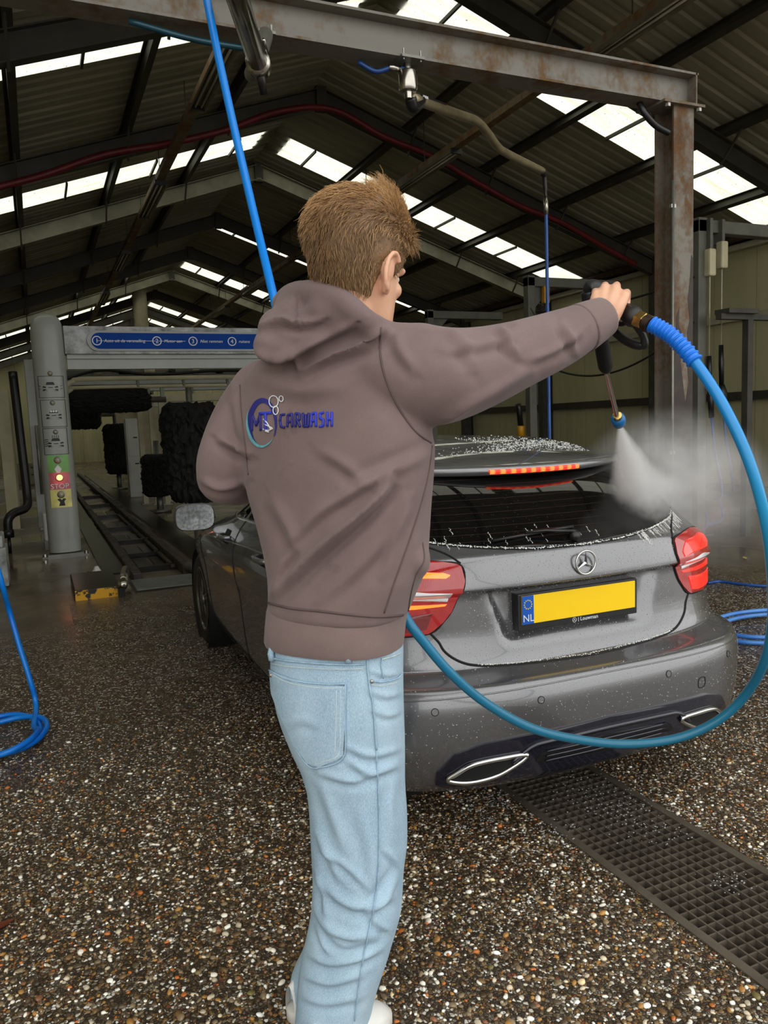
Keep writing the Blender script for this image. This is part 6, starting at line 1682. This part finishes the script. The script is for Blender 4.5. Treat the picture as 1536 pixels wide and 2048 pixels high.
for (u, v) in ((742, 1362), (546, 1350)):
    c = cast(jbv, u, v, .005)
    if c is not None: me = MB().lathe([(.0045, 0), (.004, .002), (0, .0026)], 12, c, -FH).mesh('rivet', True); me.transform(Matrix.Translation(-Vector(PL))); obj('rivet', me, M_BOLT, jeans)
# --- shoes
M_SHOE = plain('white_leather', srgb(226, 224, 218), .45, 0, .05, 30); M_SOLE = plain('white_rubber_sole', srgb(206, 202, 194), .6, 0, .08, 30)
def shoe(heel, toe):
    h = np.array([heel[0], heel[1], 0]); d = np.array([toe[0], toe[1], 0]) - h; L = .285; d = d / np.linalg.norm(d); s_ = np.cross(ZU, d)
    def sect(z, k):
        P = []
        for a in np.linspace(0, 2 * np.pi, 30, endpoint=False):
            c, q = math.cos(a), math.sin(a); x = L / 2 + (L / 2 + k) * np.sign(c) * abs(c) ** .8; w = (.040 + .012 * smooth01((x / L - .3) / .4)) + k
            P.append(h + d * x + s_ * w * np.sign(q) * abs(q) ** .75 + ZU * z)
        return np.array(P)
    so = MB(); so.quadgrid(np.array([sect(.004, -.002), sect(.008, .002), sect(.032, .002), sect(.036, -.001)]), closed_v=True); so.f.append(tuple(range(30))); so.f.append(tuple(range(90, 120)))
    sh = fbuild(so, 'shoe', M_SOLE, person); sh['label'] = 'white sneaker'
    up = MB(); prof = []
    for t in np.linspace(0, 1, 16):
        x = L * (.01 + .985 * t); top = float(np.interp(t, [0, .1, .3, .5, .7, .85, .95, 1], [.10, .112, .115, .10, .078, .066, .052, .030])); w = float(np.interp(t, [0, .1, .3, .6, .8, .93, 1], [.018, .032, .037, .047, .047, .034, .012]))
        prof.append([h + d * x + s_ * w * math.cos(a) * (1 if math.sin(a) < .6 else .9) + ZU * (.03 + (top - .03) * max(0, math.sin(a)) ** .8) for a in np.linspace(0, math.pi, 14)])
    up.quadgrid(np.array(prof)); fbuild(up, 'upper', M_SHOE, sh)
    for k in range(5):
        t = .42 + .08 * k; x = L * t; top = float(np.interp(t, [.3, .5, .7, .85], [.115, .10, .078, .066])); fbuild(MB().tube([h + d * x + s_ * q * .025 + ZU * (top + .002 - abs(q) * .012) for q in np.linspace(-1, 1, 7)], .003, 6), 'lace', M_SHOE, sh)
    fbuild(MB().tube([h + d * L * .78 + s_ * .045 * q + ZU * (.036 + .036 * (1 - q * q)) for q in np.linspace(-1, 1, 13)], .0015, 6), 'toe_seam', M_HSEAM, sh)
_fd = RH * .72 + FH * .69
shoe(on_z(768, 2040) - _fd * .275, on_z(768, 2040)); shoe(on_z(580, 2050), on_z(580, 2050) + _fd * .285)
# ================================================================== pressure-washer gun, its hose and the spray
gun = thing('spray_gun', 'black pressure-washer gun with long lance held in the man\'s right hand', 'spray gun', (0, 0, 0))
G = lambda u, v, d: at_d(u, v, d)
def sm(pts, radii, name, mat, n=14, k=5, parent=gun):
    P = catmull(np.array(pts), k); R_ = np.interp(np.linspace(0, len(pts) - 1, len(P)), range(len(pts)), radii); return MB().tube(P, R_, n).build(name, mat, parent, True)
M_GUNPL = plain('black_gun_plastic', srgb(22, 22, 23), .42, 0, .2, 40, .15)
M_BRASS = plain('brass_fitting', srgb(196, 164, 96), .25, 1, .1, 20)
sm([G(1175, 588, 1.89), G(1184, 578, 1.885), G(1198, 586, 1.88), G(1222, 602, 1.865), G(1248, 620, 1.835), G(1266, 633, 1.805), G(1276, 638, 1.795)], [.014, .024, .022, .019, .019, .025, .020], 'handle', M_GUNPL)
sm([G(1180, 582, 1.89), G(1184, 605, 1.90), G(1192, 635, 1.925), G(1198, 655, 1.95)], [.022, .023, .020, .016], 'gun_body', M_GUNPL)
sm([G(1196, 650, 1.945), G(1202, 680, 1.99), G(1207, 710, 2.04), G(1211, 732, 2.08), G(1213, 740, 2.095)], [.016, .0185, .0195, .0195, .013], 'foam_grip', plain('black_foam_grip', srgb(14, 14, 14), .95, 0, .3, 60, .3))
sm([G(1212, 736, 2.09), G(1224, 790, 2.27), G(1235, 836, 2.44)], [.0075, .0075, .0075], 'lance', M_CHROME, 10)
n0, n1 = G(1235, 833, 2.43), G(1240, 858, 2.52); nd = (n1 - n0) / np.linalg.norm(n1 - n0)
MB().lathe([(.010, 0), (.014, .002), (.014, .018), (.010, .02)], 12, n0 - nd * .012, nd).build('nozzle_nut', M_BRASS, gun, 'auto')
MB().lathe([(.012, .008), (.021, .012), (.023, .03), (.021, .05), (.014, .055), (.006, .05)], 20, n0, nd).build('nozzle_guard', plain('blue_nozzle_guard', srgb(20, 100, 160), .4), gun, True)
MB().lathe([(.010, .0), (.012, .03), (.007, .062), (0, .062)], 14, n0, nd).build('nozzle', M_GUNPL, gun, True)
sm([G(1216, 648, 1.895), G(1228, 662, 1.88), G(1250, 680, 1.86), G(1272, 690, 1.84), G(1288, 690, 1.825), G(1287, 674, 1.815), G(1276, 655, 1.805), G(1268, 642, 1.805)], [.008, .010, .011, .011, .010, .008, .009, .012], 'trigger_guard', M_GUNPL)
sm([G(1205, 622, 1.90), G(1222, 640, 1.885), G(1240, 648, 1.865), G(1252, 646, 1.85)], [.006, .007, .006, .005], 'trigger', M_GUNPL)
f0, f1 = G(1272, 637, 1.797), G(1286, 643, 1.785); fd = (f1 - f0) / np.linalg.norm(f1 - f0)
MB().lathe([(.018, 0), (.021, .003), (.021, .022), (.017, .025)], 6, f0, fd).build('brass_nut', M_BRASS, gun)
MB().lathe([(.017, .024), (.020, .026), (.020, .04), (.016, .042)], 20, f0, fd).build('coupling', plain('dark_steel_coupling', srgb(70, 56, 48), .35, .8), gun, 'auto')
# hose: from the boom overhead, past the man's front, round the loop and up to the gun
hs = thing('pressure_hose', 'blue pressure hose hanging from above and looping from the man\'s waist to the gun', 'hose', (0, 0, 0))
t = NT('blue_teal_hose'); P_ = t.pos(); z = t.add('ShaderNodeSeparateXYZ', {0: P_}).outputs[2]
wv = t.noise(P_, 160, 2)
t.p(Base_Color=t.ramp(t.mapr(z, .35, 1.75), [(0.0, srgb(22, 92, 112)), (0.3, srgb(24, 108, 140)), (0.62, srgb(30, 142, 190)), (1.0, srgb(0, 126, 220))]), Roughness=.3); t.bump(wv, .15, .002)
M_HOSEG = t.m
lower = [(1291, 645, 1.782), (1312, 653, 1.765), (1345, 674, 1.745), (1388, 722, 1.72), (1440, 800, 1.685), (1485, 890, 1.665), (1515, 975, 1.665), (1534, 1060, 1.69), (1544, 1150, 1.76), (1545, 1240, 1.86), (1530, 1320, 1.95), (1492, 1388, 2.05), (1434, 1442, 2.10), (1352, 1477, 2.13), (1250, 1488, 2.13), (1150, 1478, 2.10), (1060, 1455, 2.05), (970, 1405, 2.0), (900, 1345, 1.95), (850, 1287, 1.92), (812, 1236, 1.91), (770, 1150, 1.98), (700, 1010, 2.07), (642, 915, 2.10), (600, 800, 2.12), (565, 670, 2.16), (545, 585, 2.2), (520, 480, 2.28), (492, 360, 2.34), (460, 220, 2.38), (432, 90, 2.4), (414, 0, 2.4), (398, -90, 2.38), (400, -170, 2.33)]
P_ = catmull(np.array([at_d(*q) for q in lower]), 8)
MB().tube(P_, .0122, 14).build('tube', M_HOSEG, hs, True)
sl = catmull(np.array([at_d(*q) for q in ((1303, 648, 1.773), (1325, 660, 1.758), (1345, 674, 1.745), (1368, 697, 1.733), (1390, 724, 1.719))]), 14)
rr = .0165 + .0032 * np.maximum(0, np.sin(np.linspace(0, 12.5 * 2 * np.pi, len(sl) * 4))) 
sl = np.stack([np.interp(np.linspace(0, 1, len(rr)), np.linspace(0, 1, len(sl)), sl[:, i]) for i in range(3)], -1); rr[:3] = .0145
MB().tube(sl, rr, 16).build('kink_sleeve', plain('bright_blue_sleeve', srgb(10, 116, 224), .38, 0, .08), hs, True)
# spray: dense fan and drifting mist
def vol_mat(name, dens, ns, power, lo, hi, aniso=0.0):
    t = NT(name); t.n.remove(t.b); O = t.obj()
    pv = t.add('ShaderNodeVolumePrincipled', {'Color': (.95, .95, .95, 1), 'Anisotropy': aniso})
    ln = t.add('ShaderNodeVectorMath', {0: O}, operation='LENGTH').outputs['Value']
    n = t.noise(O, ns, 4, .6, .4)
    f = t.math('MULTIPLY', t.mapr(n, lo, hi), t.math('POWER', t.mapr(ln, 1.0, 0.0), power))
    t.set(pv.inputs['Density'], t.math('MULTIPLY', f, dens)); t.t.links.new(pv.outputs[0], t.out.inputs['Volume']); return t
def spray_mat(dens, LN_):
    t = NT('water_spray'); t.n.remove(t.b); O = t.obj()
    pv = t.add('ShaderNodeVolumePrincipled', {'Color': (.97, .97, .97, 1), 'Anisotropy': 0.0})
    s_ = t.add('ShaderNodeSeparateXYZ', {0: O}); zc = s_.outputs[2]
    rr_ = t.math('SQRT', t.math('ADD', t.math('POWER', s_.outputs[0], 2.0), t.math('POWER', s_.outputs[1], 2.0)))
    q = t.math('DIVIDE', rr_, t.math('ADD', t.math('MULTIPLY', zc, 0.2), .006))
    edge = t.math('POWER', t.mapr(q, 1.0, .0), 1.4)
    f = t.math('MULTIPLY', t.math('DIVIDE', edge, t.math('ADD', t.math('MULTIPLY', zc, 1.1), .03)), t.mapr(t.noise(t.scalev(O, 1, 1, .25), 22, 4, .65), .3, .6))
    f = t.math('MULTIPLY', f, t.mapr(zc, LN_ * 1.1, LN_ * .55))
    t.set(pv.inputs['Density'], t.math('MULTIPLY', f, dens)); t.t.links.new(pv.outputs[0], t.out.inputs['Volume']); return t.m
tip = n0 + nd * .064; tgt = at_d(1282, 1002, 3.06); ax = Vector(tgt - tip); LN = ax.length; ax.normalize()
so = MB().lathe([(.005, 0), (0.2 * .25 + .006, .25), (0.2 * .5 + .006, .5), (0.2 * LN * .98 + .006, LN * .98), (0, LN * .98)], 28).build('water_spray', spray_mat(20, LN))
q = Vector((0, 0, 1)).rotation_difference(ax); so.matrix_world = Matrix.Translation(Vector(tip)) @ q.to_matrix().to_4x4()
tag(so, 'white fan of water spraying from the nozzle onto the rear window', 'water spray', kind='stuff')
def mist(c, r, dens, label, seed):
    mb = MB(); ellipsoid(mb, (0, 0, 0), np.eye(3), 24, 14); t = vol_mat('drifting_mist', dens, 2.1, 1.3, .34, .62)
    o = mb.build('mist_cloud', t.m, None, True); o.location = tuple(c); o.scale = r; return tag(o, label, 'mist', kind='stuff')
mist(at_d(1345, 950, 3.25), (.40, .36, .30), 9, 'pale mist drifting off the spray right of the rear window', 1)
mist(at_d(1425, 1010, 3.7), (.50, .45, .36), 2.0, 'thin haze of spray hanging over the floor right of the car', 2)
mist(at_d(1290, 985, 3.0), (.15, .15, .13), 30, 'dense white splash where the water hits the rear window', 3)
